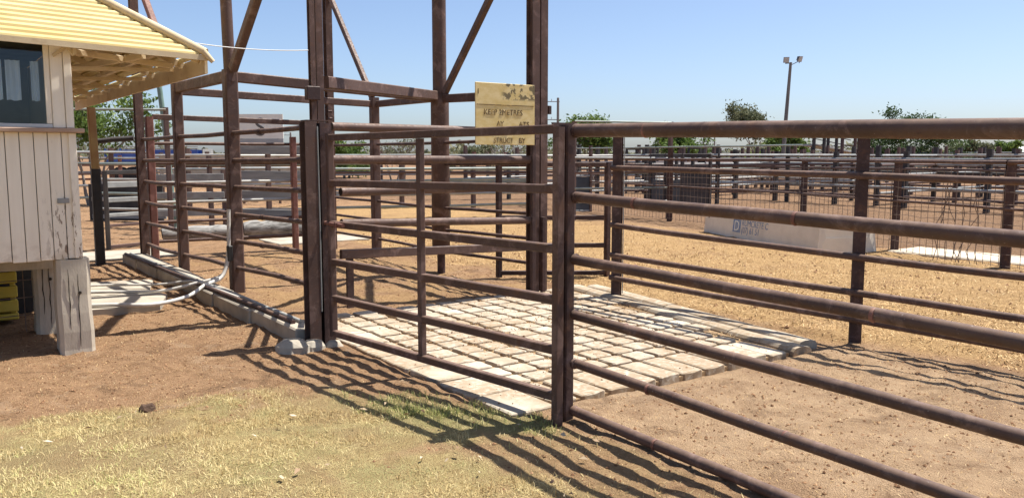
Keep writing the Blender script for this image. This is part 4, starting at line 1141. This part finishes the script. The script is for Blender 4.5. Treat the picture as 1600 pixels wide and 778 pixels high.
# dark post and rail stub left of the rear portal
pg = thing('race_gate', (-0.05, 9.0, 0), 'dark framed gate with galvanised bands beside the eave post', 'gate')
a = Vector((*ray(166, 14.2), 0)); c = Vector((*ray(232, 14.9), 0))
for p in (a, c): MB().rhs(p + Vector((0, 0, 0)), p + Vector((0, 0, 1.36)), 0.07).build('stile', M['far_dark'], pg)
for z, m, h in ((1.33, 'far_dark', .07), (1.12, 'galv', .10), (0.86, 'galv', .08), (0.60, 'galv', .06), (0.42, 'far_brown', .05), (0.06, 'far_brown', .05)):
    MB().rhs(a + Vector((0, 0, z)), c + Vector((0, 0, z)), 0.04, h).build('rail', M[m], pg)
bs = thing('rubber_panel', (*ray(195, 20.6), 0), 'black rubber sheeted race wall behind the left gate', 'panel')
a = Vector((*ray(140, 20.6), 0)); c = Vector((*ray(255, 20.4), 0))
MB().prism(a + Vector((0, 0, .5)), c + Vector((0, 0, .5)), [(-.02, -.48), (.02, -.48), (.02, .42), (-.02, .42)]).build('sheet', M['rubber'], bs)
for z in (0.12, 0.55, 0.98): MB().rhs(a + Vector((0.05, -.05, z)), c + Vector((0.05, -.05, z)), 0.05, 0.10).build('rail', M['galv'], bs)
hp = MB()
hr = Vector((*ray(150, 12.8), 1.83)); hs = Vector((*ray(214, 12.9), 1.88))
hp.tube(wobble(hr, hs, 4, .01), 0.04, 8)
hp.top('timber_rail', M['far_dark'], 'dark round rail running from the eave post to the rear gantry column', 'rail')

# weathered logs lying behind the pen
for k, (a, c, r, lab) in enumerate((((0.95, 9.95), (2.30, 9.82), 0.14, 'grey weathered log lying on the left, behind the pen columns'), ((2.42, 9.72), (3.75, 9.5), 0.17, 'thicker grey weathered log with hollow end, on the right'))):
    lg = thing('weathered_log', ((a[0] + c[0]) / 2, (a[1] + c[1]) / 2, 0), lab, 'log', 'logs behind the pen')
    pts = wobble((a[0], a[1], r), (c[0], c[1], r), 12, 0.018)
    o = MB().tube(pts, [r * random.uniform(.82, 1.08) for _ in pts], 9).build('trunk', M['log'], lg)
    d = (Vector(pts[0]) - Vector(pts[1])).normalized()
    MB().tube([Vector(pts[0]) + d * 0.004, Vector(pts[0]) + d * 0.012], [r * 0.6, r * 0.55], 9).build('hollow', M['dark_crack'], lg)  # dark disc painted for the shade within the log's end

# blank backed sign with one big letter
sg = thing('yard_sign', (*ray(408, 28), 0), 'white and grey yard sign with a big dark letter on two posts', 'sign')
a = Vector((*ray(372, 28), 0)); c = Vector((*ray(446, 28), 0))
d = (c - a).normalized(); nrm = Vector((d.y, -d.x, 0))
MB().prism(a + Vector((0, 0, 2.58)), c + Vector((0, 0, 2.58)), [(-.02, -.40), (.02, -.40), (.02, .40), (-.02, .40)]).build('board', M['white_panel'], sg)
MB().prism(a + Vector((0, 0, 1.95)), c + Vector((0, 0, 1.95)), [(-.02, -.225), (.02, -.225), (.02, .225), (-.02, .225)]).build('lower_board', M['grey_panel'], sg)
for f in (0.12, 0.88):
    p = a.lerp(c, f) - nrm * 0.06
    MB().rhs(p + Vector((0, 0, -.2)), p + Vector((0, 0, 2.9)), 0.07).build('post', M['far_brown'], sg)
rot = Matrix((d, Vector((0, 0, 1)), nrm)).transposed()
p = a.lerp(c, 0.40) + nrm * 0.026
text_part('S', 0.85, (p.x, p.y, 2.27), rot, M['letter'], sg)

# cattle crush: dark frame with sheeted sides
cr = thing('cattle_crush', (*ray(1060, 25.5), 0), 'dark steel cattle crush with sheeted sides and mesh, behind the mesh fence post', 'cattle crush')
c0 = Vector((*ray(1060, 25.5), 0)); ax = Vector((0.35, 0.94, 0)); ay = Vector((0.94, -0.35, 0))
for sx_ in (-1, 1):
    for sy_ in (-1, 0, 1):
        p = c0 + ay * sx_ * 0.45 + ax * sy_ * 1.1
        MB().rhs(p, p + Vector((0, 0, 1.65)), 0.09).build('upright', M['far_dark'], cr)
    p0 = c0 + ay * sx_ * 0.42 - ax * 1.06; p1 = c0 + ay * sx_ * 0.42 + ax * 1.06
    MB().prism(p0 + Vector((0, 0, .45)), p1 + Vector((0, 0, .45)), [(-.015, -.42), (.015, -.42), (.015, .42), (-.015, .42)]).build('side_sheet', M['slate'], cr)
    for z in (1.05, 1.3, 1.6): MB().rhs(p0 + Vector((0, 0, z)), p1 + Vector((0, 0, z)), 0.05, 0.06).build('rail', M['far_dark'], cr)
for sy_ in (-1, 0, 1):
    p = c0 + ax * sy_ * 1.1
    MB().rhs(p - ay * .45 + Vector((0, 0, 1.64)), p + ay * .45 + Vector((0, 0, 1.64)), 0.06).build('cross_bar', M['far_dark'], cr)
MB().prism(c0 - ax * 1.12 - ay * .4 + Vector((0, 0, 0.8)), c0 - ax * 1.12 + ay * .4 + Vector((0, 0, .8)), [(-.015, -.6), (.015, -.6), (.015, .5), (-.015, .5)]).build('head_bail', M['far_dark'], cr)

# solid sheeted gate leaf
sgte = thing('sheeted_gate', (*ray(909, 24), 0), 'dark blue grey solid sheet gate beyond the drafting gate', 'gate')
a = Vector((*ray(893, 24), 0)); c = Vector((*ray(921, 24.3), 0))
MB().prism(a + Vector((0, 0, .52)), c + Vector((0, 0, .52)), [(-.015, -.48), (.015, -.48), (.015, .48), (-.015, .48)]).build('sheet', M['slate'], sgte)
MB().rhs(c + Vector((.03, 0, -.1)), c + Vector((.03, 0, 1.9)), 0.09).build('post', M['far_brown'], sgte)
for z in (1.03, 0.02): MB().rhs(a + Vector((0, 0, z)), c + Vector((0, 0, z)), 0.05).build('rail', M['galv'], sgte)

# tall overhead gate frames
for k, (px0, px1, Y, h, lab) in enumerate(((1268, 1284, 40, 2.75, 'first tall dark gate frame left of the near alley post, above the rails'), (1290, 1303, 44, 2.9, 'second tall dark gate frame, just right of the first'), (1312, 1332, 41, 2.8, 'third tall dark gate frame, right beside the near alley post'), (978, 1004, 36, 1.95, 'low square gate frame just right of the H section post'), (1074, 1092, 38, 2.0, 'small square gate frame behind the cattle crush'), (993, 1026, 42, 2.05, 'wider thin gate frame behind the low square one'))):
    fr_ = thing('gate_frame', (*ray((px0 + px1) / 2, Y), 0), lab, 'gate frame', 'overhead gate frames in the far yards')
    a = Vector((*ray(px0, Y), 0)); c = Vector((*ray(px1, Y), 0))
    for p in (a, c): MB().rhs(p + Vector((0, 0, -.1)), p + Vector((0, 0, h)), 0.13 if h > 2.5 else 0.09).build('post', M['far_dark' if k != 2 else 'far_brown'], fr_)
    MB().rhs(a + Vector((0, 0, h - .05)), c + Vector((0, 0, h - .05)), 0.10).build('head_bar', M['far_dark'], fr_)
    if h > 2.5:
        for z in (0.6, 1.1, 1.6, 2.1): MB().rhs(a + Vector((0, 0, z)), c + Vector((0, 0, z)), 0.05).build('rail', M['galv' if k == 1 else 'far_brown'], fr_)
# stepped gangway roof by the frames
gw = thing('gangway', (*ray(1310, 47), 0), 'pale stepped gangway deck on posts behind the tall gate frames', 'gangway')
a = Vector((*ray(1262, 47), 0)); c = Vector((*ray(1325, 49), 0))
MB().rhs(a + Vector((0, 0, 2.2)), c + Vector((0, 0, 1.75)), 1.0, 0.10).build('deck', M['galv_pale'], gw)
for f in (0.05, 0.35, 0.65, 0.95):
    p = a.lerp(c, f)
    MB().rhs(p, p + Vector((0, 0, 2.12 - .45 * f)), 0.12).build('post', M['far_brown'], gw)
for z in (2.6, 2.95): MB().tube([a + Vector((0, 0, z)), c + Vector((0, 0, z - .45))], 0.03, 6).build('hand_rail', M['far_dark'], gw)

# blue stock trailer
bt = thing('stock_trailer', (*ray(240, 46), 0), 'blue stock trailer parked behind the fences at left', 'trailer')
a = Vector((*ray(168, 46), 0)); c = Vector((*ray(313, 46), 0)); d = (c - a).normalized(); nr_ = Vector((-d.y, d.x, 0))
if nr_.dot(Vector(CAM) - a) < 0: nr_ = -nr_
for i in range(6):
    p0 = a.lerp(c, i / 6 + .004); p1 = a.lerp(c, (i + 1) / 6 - .004)
    MB().prism(p0 + Vector((0, 0, 1.6)), p1 + Vector((0, 0, 1.6)), [(-.02, -.36), (.02, -.36), (.02, .33), (-.02, .33)]).build('side_panel', M['blue'], bt)
    MB().rhs(p0 + nr_ * .05 + Vector((0, 0, 1.2)), p0 + nr_ * .05 + Vector((0, 0, 2.0)), 0.07).build('stake', M['blue'], bt)
back = -nr_ * 2.3
MB().prism(a + back + Vector((0, 0, 1.6)), c + back + Vector((0, 0, 1.6)), [(-.02, -.36), (.02, -.36), (.02, .33), (-.02, .33)]).build('side_panel', M['blue'], bt)
MB().rhs(a + back / 2 + Vector((0, 0, 1.1)), c + back / 2 + Vector((0, 0, 1.1)), 2.3, 0.12).build('deck', M['far_dark'], bt)
for z in (1.98, 2.1):
    MB().tube([a + Vector((0, 0, z)), c + Vector((0, 0, z))], 0.03, 6).build('top_rail', M['galv'], bt)
MB().rhs(c + back * .15 + Vector((0.1, 0, 1.62)), c + back * .85 + Vector((0.1, 0, 1.62)), 0.05, 0.7).build('tail_gate', M['galv'], bt)
for f in (0.15, 0.28, 0.78, 0.91):
    for s_ in (0.05, 0.95):
        p = a.lerp(c, f) + back * s_ + Vector((0, 0, 0.5))
        w_ = MB().tube([p - nr_ * .13, p - nr_ * .11, p + nr_ * .11, p + nr_ * .13], [0.40, 0.5, 0.5, 0.40], 16).build('wheel', M['tyre'], bt)

# leaning green pole
b = MB().tube([(*survey(-7.30, 18), -0.1), (*survey(-7.42, 18), 2.0), (*survey(-7.62, 18), 4.3)], 0.055, 10)
b.top('green_pole', M['green_pole'], 'leaning green steel pole left of the pen end column', 'pole')

# floodlight pole
fp = thing('floodlight_pole', (*ray(1221, 60), 0), 'tall grey floodlight pole with two lamps against the sky', 'light pole')
bx_, by_ = ray(1219, 60); tx_, ty_ = ray(1227.5, 60)
MB().tube([(bx_, by_, -0.3), ((bx_ + tx_) / 2, (by_ + ty_) / 2, 4.2), (tx_, ty_, 8.15)], [0.17, 0.14, 0.10], 10).build('pole', M['pole_wood'], fp)
fx = Vector((tx_, ty_, 8.1)); rt = Vector((math.cos(R(YAW)), -math.sin(R(YAW)), 0)); fw = Vector((math.sin(R(YAW)), math.cos(R(YAW)), 0))
MB().rhs(fx - rt * .38 + Vector((0, 0, -.02)), fx + rt * .1 + Vector((0, 0, 0)), 0.06).build('cross_arm', M['lamp_body'], fp)
MB().rhs(fx + Vector((0, 0, -.15)), fx + rt * .50 + Vector((0, 0, 0.10)), 0.05).build('cross_arm', M['lamp_body'], fp)
for s_, ang in ((-1, -0.1), (1, 0.55)):
    p = fx + rt * (-0.34 if s_ < 0 else 0.60) + Vector((0, 0, 0.24 if s_ < 0 else 0.30))
    dirv = (rt * math.sin(ang) - fw * math.cos(ang) + Vector((0, 0, -.35))).normalized()
    l_ = MB().prism(p - dirv * .12, p + dirv * .10, [(-.13, -.13), (.13, -.13), (.13, .13), (-.13, .13)], end_scale=1.55).build('lamp', M['lamp_body'], fp)
    MB().prism(p + dirv * .101, p + dirv * .115, [(-.18, -.18), (.18, -.18), (.18, .18), (-.18, .18)]).build('lens', M['lamp_glass'], l_)
    MB().rhs(p - Vector((0, 0, .30)), p - Vector((0, 0, .05)), 0.05).build('yoke', M['lamp_body'], l_)


def power_pole(px0, Y, h, lab, arms=True):
    x_, y_ = ray(px0, Y)
    pp = thing('power_pole', (x_, y_, 0), lab, 'power pole', 'power poles on the horizon')
    MB().tube([(x_, y_, -.3), (x_, y_, h)], [0.16, 0.11], 8).build('pole', M['pole_wood'], pp)
    if arms:
        for z in (h - .35, h - 2.0):
            MB().rhs(Vector((x_, y_, z)) - rt * 1.1, Vector((x_, y_, z)) + rt * .15, 0.07).build('cross_arm', M['pole_wood'], pp)
            for q_ in (-1.05, -.6):
                p = Vector((x_, y_, z)) + rt * q_
                MB().tube([p, p + Vector((0, 0, .25))], [0.05, 0.03], 6).build('insulator', M['lamp_glass'], pp)
    return pp


power_pole(871, 78, 6.9, 'dark power pole with short arms right of the yellow board')
power_pole(457, 110, 4.6, 'small distant pole with cross arm left of the latch post')
power_pole(1097, 140, 7.2, 'thin distant pole, left of two, above the far rails', False)
power_pole(1114, 150, 6.4, 'thin distant pole, right of two, above the far rails', False)

# distant shed
sh = thing('farm_shed', (*ray(1590, 130), 0), 'long low pale shed on the horizon at the right edge', 'shed')
a = Vector((*ray(1560, 130), 0)); c = Vector((*ray(1690, 135), 0)); d = (c - a).normalized(); n_ = Vector((-d.y, d.x, 0))
MB().add([a - n_ * 4, c - n_ * 4, c + n_ * 4, a + n_ * 4] + [p + Vector((0, 0, 1.9)) for p in (a - n_ * 4, c - n_ * 4, c + n_ * 4, a + n_ * 4)], [(0, 1, 5, 4), (1, 2, 6, 5), (2, 3, 7, 6), (3, 0, 4, 7)]).build('wall', M['shed'], sh)
MB().add([p + Vector((0, 0, 1.92)) for p in (a - n_ * 4.3, c - n_ * 4.3, c + n_ * 4.3, a + n_ * 4.3)] + [a + Vector((0, 0, 3.0)), c + Vector((0, 0, 3.0))], [(0, 1, 5, 4), (2, 3, 4, 5), (3, 0, 4), (1, 2, 5)]).build('roof', M['shed'], sh)


# ------------------------------------------------------------------ trees
def tree(name, label, x, y, h, w, mat, leaves=2200, leaf=0.12, base=0.35, bare=0.3, seed=1, stems=1, low=None, group='trees beyond the yards'):
    """h height, w crown width, base: crown starts at this share of h; bare: share of twigs without leaves"""
    r = random.Random(seed); nr2 = np.random.default_rng(seed)
    tr0 = thing(name, (x, y, 0), label, 'tree', group)
    tips = []; b = MB()

    def limb(p, d, L, rad, depth):
        pts = [p]; rr = [rad]
        q_ = p.copy(); dd = d.copy()
        for _ in range(3):
            dd = (dd + Vector((r.uniform(-.22, .22), r.uniform(-.22, .22), r.uniform(-.05, .16)))).normalized()
            q_ = q_ + dd * L / 3
            pts.append(q_); rr.append(max(rad * (1 - 0.16 * len(pts)), 0.006))
        b.tube(pts, rr, 6 if depth < 2 else 4, False)
        if depth >= 3:
            tips.append((q_, L)); return
        if depth == 2: tips.append((q_, L))
        for _ in range(3 if depth else 4):
            a_ = r.uniform(0, 2 * math.pi); sp_ = r.uniform(0.45, 0.95)
            nd = (dd + Vector((math.cos(a_) * sp_, math.sin(a_) * sp_, r.uniform(-.05, .35)))).normalized()
            limb(pts[r.choice((2, 3))], nd, L * r.uniform(.58, .78), rr[-1] * .72, depth + 1)

    for s_ in range(stems):
        a_ = r.uniform(0, 6.28)
        d0 = Vector((math.cos(a_) * .25 * (stems > 1), math.sin(a_) * .25 * (stems > 1), 1)).normalized()
        limb(Vector((x + .15 * s_ * math.cos(a_), y + .15 * s_ * math.sin(a_), -0.1)), d0, h * max(base, .2) * 1.05, max(0.045, h * .024) / (1 if stems == 1 else 1.5), 0)
    tp = np.array([t_[0] for t_ in tips])
    # fit the branch tips into the wanted height and width
    allv = np.array(b.v)
    zmax = tp[:, 2].max(); sc_z = (h * 0.97) / zmax
    ext = np.percentile(np.hypot(tp[:, 0] - x, tp[:, 1] - y), 92); sc_r = (w / 2 * 0.92) / ext
    for arr in (allv, tp):
        arr[:, 0] = x + (arr[:, 0] - x) * sc_r; arr[:, 1] = y + (arr[:, 1] - y) * sc_r; arr[:, 2] *= sc_z
    b.v = [tuple(p) for p in allv]
    b.build('trunk', M['bark'], tr0)
    keep = tp[nr2.random(len(tp)) > bare]
    if low is not None: keep = np.concatenate([keep, np.stack([x + nr2.normal(0, w * .27, low), y + nr2.normal(0, w * .27, low), nr2.uniform(h * .12, h * .62, low)], 1)])
    if len(keep) and leaves:
        idx = nr2.integers(0, len(keep), leaves)
        c_ = keep[idx] + nr2.normal(0, 1, (leaves, 3)) * np.array([w * .055, w * .055, h * .045])
        u_ = nr2.normal(0, 1, (leaves, 3)); u_ /= np.linalg.norm(u_, axis=1)[:, None]
        v_ = np.cross(u_, nr2.normal(0, 1, (leaves, 3))); v_ /= np.linalg.norm(v_, axis=1)[:, None]
        s2 = leaf * nr2.uniform(.55, 1.25, (leaves, 1))
        quad = np.stack([c_ - u_ * s2, c_ + v_ * s2 * .45, c_ + u_ * s2, c_ - v_ * s2 * .45], 1).reshape(-1, 3)
        quad -= np.array([x, y, 0])
        tone = np.clip(0.25 + 0.5 * (idx * 7919 % 97) / 97.0 + nr2.normal(0, .15, leaves), 0, 1)
        soup('crown', quad, 4, mat, tone, tr0)
    return tr0


tree('leafy_tree', 'open bright green small tree beside the hut eave', *ray(160, 27), 4.0, 3.3, M['leaf_a'], 4940, 0.085, .28, .25, 3, 3)
tree('leafy_tree', 'grey green tree rising above the rail, left of the floodlight pole', *ray(1180, 62), 5.2, 4.8, M['leaf_c'], 8740, 0.11, .3, .2, 4)
tree('leafy_tree', 'dark leafy tree with twiggy top right of the alley post', *ray(1406, 66), 5.2, 5.8, M['leaf_b'], 12350, 0.12, .25, .35, 8, 2, low=70)
tree('leafy_tree', 'green tree between the fence post and the gantry, right of centre', *ray(928, 46), 3.7, 4.2, M['leaf_a'], 6460, 0.11, .25, .25, 9, 2)
tree('leafy_tree', 'yellow green tree behind the mesh fence post', *ray(1060, 52), 3.5, 4.0, M['leaf_a'], 6080, 0.12, .25, .35, 12, 2, low=20)
tree('leafy_tree', 'dense round green tree seen just right of the latch post', *ray(545, 60), 2.6, 3.6, M['leaf_a'], 7220, 0.13, .2, .0, 14, 2, low=60)
tree('bare_tree', 'nearly leafless tree seen between gate upright and pen column', *ray(622, 50), 2.7, 3.6, M['leaf_c'], 700, 0.08, .2, .6, 15, 3)
tree('bare_tree', 'leafless shrubby tree under the yellow board', *ray(785, 48), 2.6, 3.2, M['leaf_c'], 250, 0.07, .18, .8, 16, 3)
tree('leafy_tree', 'small pale green tree on the horizon right of the dark tree', *ray(1515, 95), 3.2, 5.0, M['leaf_c'], 4180, 0.22, .25, .1, 17, 2, low=30)
tree('leafy_tree', 'little green tree at the far right on the horizon', *ray(1566, 105), 3.4, 4.2, M['leaf_a'], 3420, 0.22, .25, .1, 18, 2, low=20)
tree('leafy_tree', 'low green bush on the horizon between crush and floodlight pole', *ray(1112, 90), 2.6, 5.5, M['leaf_c'], 4560, 0.2, .2, .1, 19, 3, low=40)
tree('leafy_tree', 'green tree behind the floodlight pole foot', *ray(1215, 75), 3.6, 4.6, M['leaf_a'], 4940, 0.17, .25, .15, 20, 2, low=30)
tree('leafy_tree', 'faint small tree behind the red brown pens', *ray(735, 85), 2.6, 4.5, M['leaf_c'], 3040, 0.18, .25, .2, 23, 2, low=20)
# scrub on the far horizon
nb = 900
ang = rng.uniform(-1.05, 1.05, nb); dist = rng.uniform(260, 520, nb)
cx0, cy0 = survey(0, 0)
bx0 = CAM[0] + np.sin(R(YAW) + ang) * dist; by0 = CAM[1] + np.cos(R(YAW) + ang) * dist
hh = rng.uniform(2.0, 5.0, nb) * (0.6 + vnoise(ang * 40, ang * 0, 1.0, 9))
nl = 26
idx = np.repeat(np.arange(nb), nl); k_ = len(idx)
cc_ = np.stack([bx0[idx] + rng.normal(0, 2.4, k_), by0[idx] + rng.normal(0, 2.4, k_), np.abs(rng.random(k_)) * hh[idx]], 1)
u_ = rng.normal(0, 1, (k_, 3)); u_ /= np.linalg.norm(u_, axis=1)[:, None]
v_ = np.cross(u_, rng.normal(0, 1, (k_, 3))); v_ /= np.linalg.norm(v_, axis=1)[:, None]
s2 = rng.uniform(.4, 1.1, (k_, 1))
sc_ = soup('scrub', np.stack([cc_ - u_ * s2, cc_ + v_ * s2 * .6, cc_ + u_ * s2, cc_ - v_ * s2 * .6], 1).reshape(-1, 3), 4, M['leaf_c'], rng.random(k_))
tag(sc_, 'low grey green scrub along the far horizon', 'scrub', kind='stuff')

# ------------------------------------------------------------------ ground cover
def blades(name, label, n, x0, x1, y0, y1, dens, hmin, hmax, wid, mat, tone, cat='grass', flat=0.0):
    """grass blades or straws: dens(v,u) is the keep probability"""
    v = rng.uniform(x0, x1, n); u = rng.uniform(y0, y1, n)
    k = rng.random(n) < dens(v, u)
    v = v[k]; u = u[k]; n = len(v)
    z = gz(v, u)
    a = rng.uniform(0, 2 * np.pi, n); L = rng.uniform(hmin, hmax, n)
    lean = np.where(rng.random(n) < flat, rng.uniform(1.25, 1.56, n), rng.uniform(0.1, 1.1, n))
    dx = np.cos(a) * np.sin(lean); dy = np.sin(a) * np.sin(lean); dz = np.cos(lean)
    w = wid * rng.uniform(.6, 1.4, n)
    px = -np.sin(a) * w; py = np.cos(a) * w
    b0 = np.stack([v - px, u - py, z - .003], 1); b1 = np.stack([v + px, u + py, z - .003], 1)
    m0 = np.stack([v + dx * L * .55 + px * .8, u + dy * L * .55 + py * .8, z + dz * L * .6 + 0.002], 1)
    m1 = np.stack([v + dx * L * .55 - px * .8, u + dy * L * .55 - py * .8, z + dz * L * .6 + 0.002], 1)
    tp = np.stack([v + dx * L * 1.05, u + dy * L * 1.05, z + dz * L * .9 + 0.002], 1)
    me = bpy.data.meshes.new(name)
    vs = np.stack([b0, b1, m0, m1, tp], 1).reshape(-1, 3)
    base = np.arange(n) * 5
    tri = np.stack([base, base + 1, base + 2, base, base + 2, base + 3, base + 3, base + 2, base + 4], 1).reshape(-1, 3)
    me.vertices.add(len(vs)); me.vertices.foreach_set('co', vs.astype(np.float32).ravel())
    me.loops.add(tri.size); me.polygons.add(len(tri))
    me.loops.foreach_set('vertex_index', tri.astype(np.int32).ravel())
    me.polygons.foreach_set('loop_start', np.arange(0, tri.size, 3, dtype=np.int32))
    me.polygons.foreach_set('loop_total', np.full(len(tri), 3, dtype=np.int32))
    at_ = me.attributes.new('tone', 'FLOAT', 'FACE')
    at_.data.foreach_set('value', np.repeat(np.clip(tone(v, u, n), 0, 1), 3).astype(np.float32))
    me.update(calc_edges=True); me.materials.append(mat)
    o = bpy.data.objects.new(name, me); COL.objects.link(o)
    return tag(o, label, cat, kind='stuff')


def clump(v, u): return sstep(0.25, 0.7, vnoise(v, u, 0.16, 31) * .6 + vnoise(v, u, 0.5, 32) * .4)


blades('dry_grass', 'short sun bleached lawn grass in the foreground', 170000, -3.6, 0.55, -5.2, 0.2,
       lambda v, u: zones(v, u)[0] ** 1.4 * (0.06 + 0.94 * clump(v, u) ** 1.3), 0.012, 0.050, 0.0017, M['drygrass'],
       lambda v, u, n: 0.34 + 0.36 * zones(v, u)[1] + rng.normal(0, .15, n) + 0.45 * (vnoise(v, u, .7, 40) - .5) + 0.45 * (vnoise(v, u, .14, 41) - .5), flat=0.68)
blades('green_grass', 'green grass growing at the edge of the paving under the gate', 60000, -1.3, 0.45, -3.4, -0.9,
       lambda v, u: zones(v, u)[1] ** 1.3 * (0.05 + .75 * clump(v, u) ** 1.5), 0.015, 0.055, 0.0018, M['greengrass'],
       lambda v, u, n: 0.45 + rng.normal(0, .28, n))
blades('straw_litter', 'loose golden straw covering the pen floor beyond the alley', 150000, 3.6, 11.0, -5.0, 9.0,
       lambda v, u: zones(v, u)[2] * sstep(14, 2, v + .2 * u) * (0.4 + .6 * clump(v, u)), 0.02, 0.075, 0.0035, M['straw'],
       lambda v, u, n: 0.5 + rng.normal(0, .24, n), 'straw', 0.93)
def dirt_dens(v, u):
    la_, g_, s_, al_ = zones(v, u)
    off = (v > .05) & (v < 3.9) & (u > -2.6) & (u < 1.3)
    return np.where(off, 0, (1 - la_) * (1 - s_) * 0.9)
blades('chaff', 'bits of chaff and straw scattered over the bare dirt', 50000, -3.2, 4.0, -5.4, 7.0, dirt_dens, 0.006, 0.028, 0.0018, M['straw'],
       lambda v, u, n: 0.55 + rng.normal(0, .28, n), 'straw', 0.95)


def lumps(name, label, n, x0, x1, y0, y1, dens, smin, smax, mat, zf, cat='soil'):
    v = rng.uniform(x0, x1, n); u = rng.uniform(y0, y1, n)
    k = rng.random(n) < dens(v, u); v = v[k]; u = u[k]; n = len(v)
    s = smin + (smax - smin) * rng.random(n) ** 3
    z = zf(v, u) + s * .15
    dirs = np.array([(1, 0, 0), (0, 1, 0), (-1, 0, 0), (0, -1, 0), (0, 0, .7), (0, 0, -.7)], float)
    a = rng.uniform(0, 6.28, n); ca_, sa_ = np.cos(a), np.sin(a)
    P = dirs[None] * rng.uniform(.6, 1.2, (n, 6, 1)) * s[:, None, None]
    X = P[..., 0] * ca_[:, None] - P[..., 1] * sa_[:, None]; Y = P[..., 0] * sa_[:, None] + P[..., 1] * ca_[:, None]
    P = np.stack([X + v[:, None], Y + u[:, None], P[..., 2] + z[:, None]], -1)
    F = [(0, 1, 4), (1, 2, 4), (2, 3, 4), (3, 0, 4), (1, 0, 5), (2, 1, 5), (3, 2, 5), (0, 3, 5)]
    vs = np.concatenate([P[:, list(f)] for f in F], 1).reshape(-1, 3)
    tone = np.repeat(rng.random(n), 8)
    o = soup(name, vs, 3, mat, tone)
    return tag(o, label, cat, kind='stuff')


lumps('soil_crumbs', 'crumbs and small clods of brown soil on the bare ground', 42000, -3.4, 4.2, -5.6, 7.0, dirt_dens, 0.003, 0.015, M['crumb'], gz)
lumps('dung_crumbs', 'dark crumbs of dung scattered through the straw pen', 5200, 3.8, 11.0, -5.0, 9.0, lambda v, u: zones(v, u)[2] * clump(v, u) ** 2, 0.006, 0.03, M['crumb'], gz)
def pave_dens(v, u): return sstep(.35, .65, vnoise(v, u, .7, 50)) * sstep(.5, 1.4, v) * sstep(-2.2, -1.4, u)
b_ = blades('paving_straw', 'straw and chaff caught on the paving blocks', 26000, 0.25, 3.6, -2.4, 1.2, pave_dens, 0.008, 0.035, 0.002, M['straw'], lambda v, u, n: 0.45 + rng.normal(0, .3, n), 'straw', 0.97)
b_.location.z = 0.042
lumps('paving_crumbs', 'soil crumbs lying on the paving blocks', 5000, 0.22, 3.5, -2.4, 1.2, lambda v, u: 0.25 + .75 * pave_dens(v, u), 0.003, 0.011, M['crumb'], lambda v, u: np.full(len(v), 0.010))


# dead leaves
n = 260
v = rng.uniform(-2.6, 0.5, n); u = rng.uniform(-4.8, -0.9, n)
kk = rng.random(n) < (0.25 + 0.75 * sstep(-1.2, 0.2, v) * sstep(-2.4, -3.0, u)) * zones(v, u)[0] + .12 * (v > -.4)
v = v[kk]; u = u[kk]; n = len(v)
z = gz(v, u) + 0.024
a = rng.uniform(0, 6.28, n); L = rng.uniform(.010, .030, n); W = L * rng.uniform(.25, .5, n)
c_, s_ = np.cos(a), np.sin(a)
tz = rng.normal(0, .005, (n, 4))
quad = np.stack([np.stack([v + c_ * L, u + s_ * L, z + tz[:, 0]], 1), np.stack([v - s_ * W, u + c_ * W, z + tz[:, 1] + .006], 1), np.stack([v - c_ * L, u - s_ * L, z + tz[:, 2]], 1), np.stack([v + s_ * W, u - c_ * W, z + tz[:, 3] + .006], 1)], 1).reshape(-1, 3)
tag(soup('leaf_litter', quad, 4, M['leaf_litter'], rng.random(n)), 'pale dead leaves scattered on the lawn below the near fence', 'leaves', kind='stuff')

# dung clod on the lawn
b = MB(); n = 10; vs = [(-1.665, -1.045, 0.038)]
for f, zz in ((.55, .055), (.95, .02), (1.0, -.03)):
    for j in range(n):
        a_ = 2 * math.pi * j / n; q_ = f * random.uniform(.8, 1.15)
        vs.append((-1.66 + .058 * q_ * math.cos(a_), -1.05 + .034 * q_ * math.sin(a_), zz * .62 + random.uniform(-.008, .01)))
fs = [(0, 1 + j, 1 + (j + 1) % n) for j in range(n)]
for r_ in range(2):
    for j in range(n): fs.append((1 + r_ * n + j, 1 + (r_ + 1) * n + j, 1 + (r_ + 1) * n + (j + 1) % n, 1 + r_ * n + (j + 1) % n))
b.add(vs, fs); b.top('dung_clod', M['dung'], 'single dark dung clod lying on the edge of the lawn', 'dung')
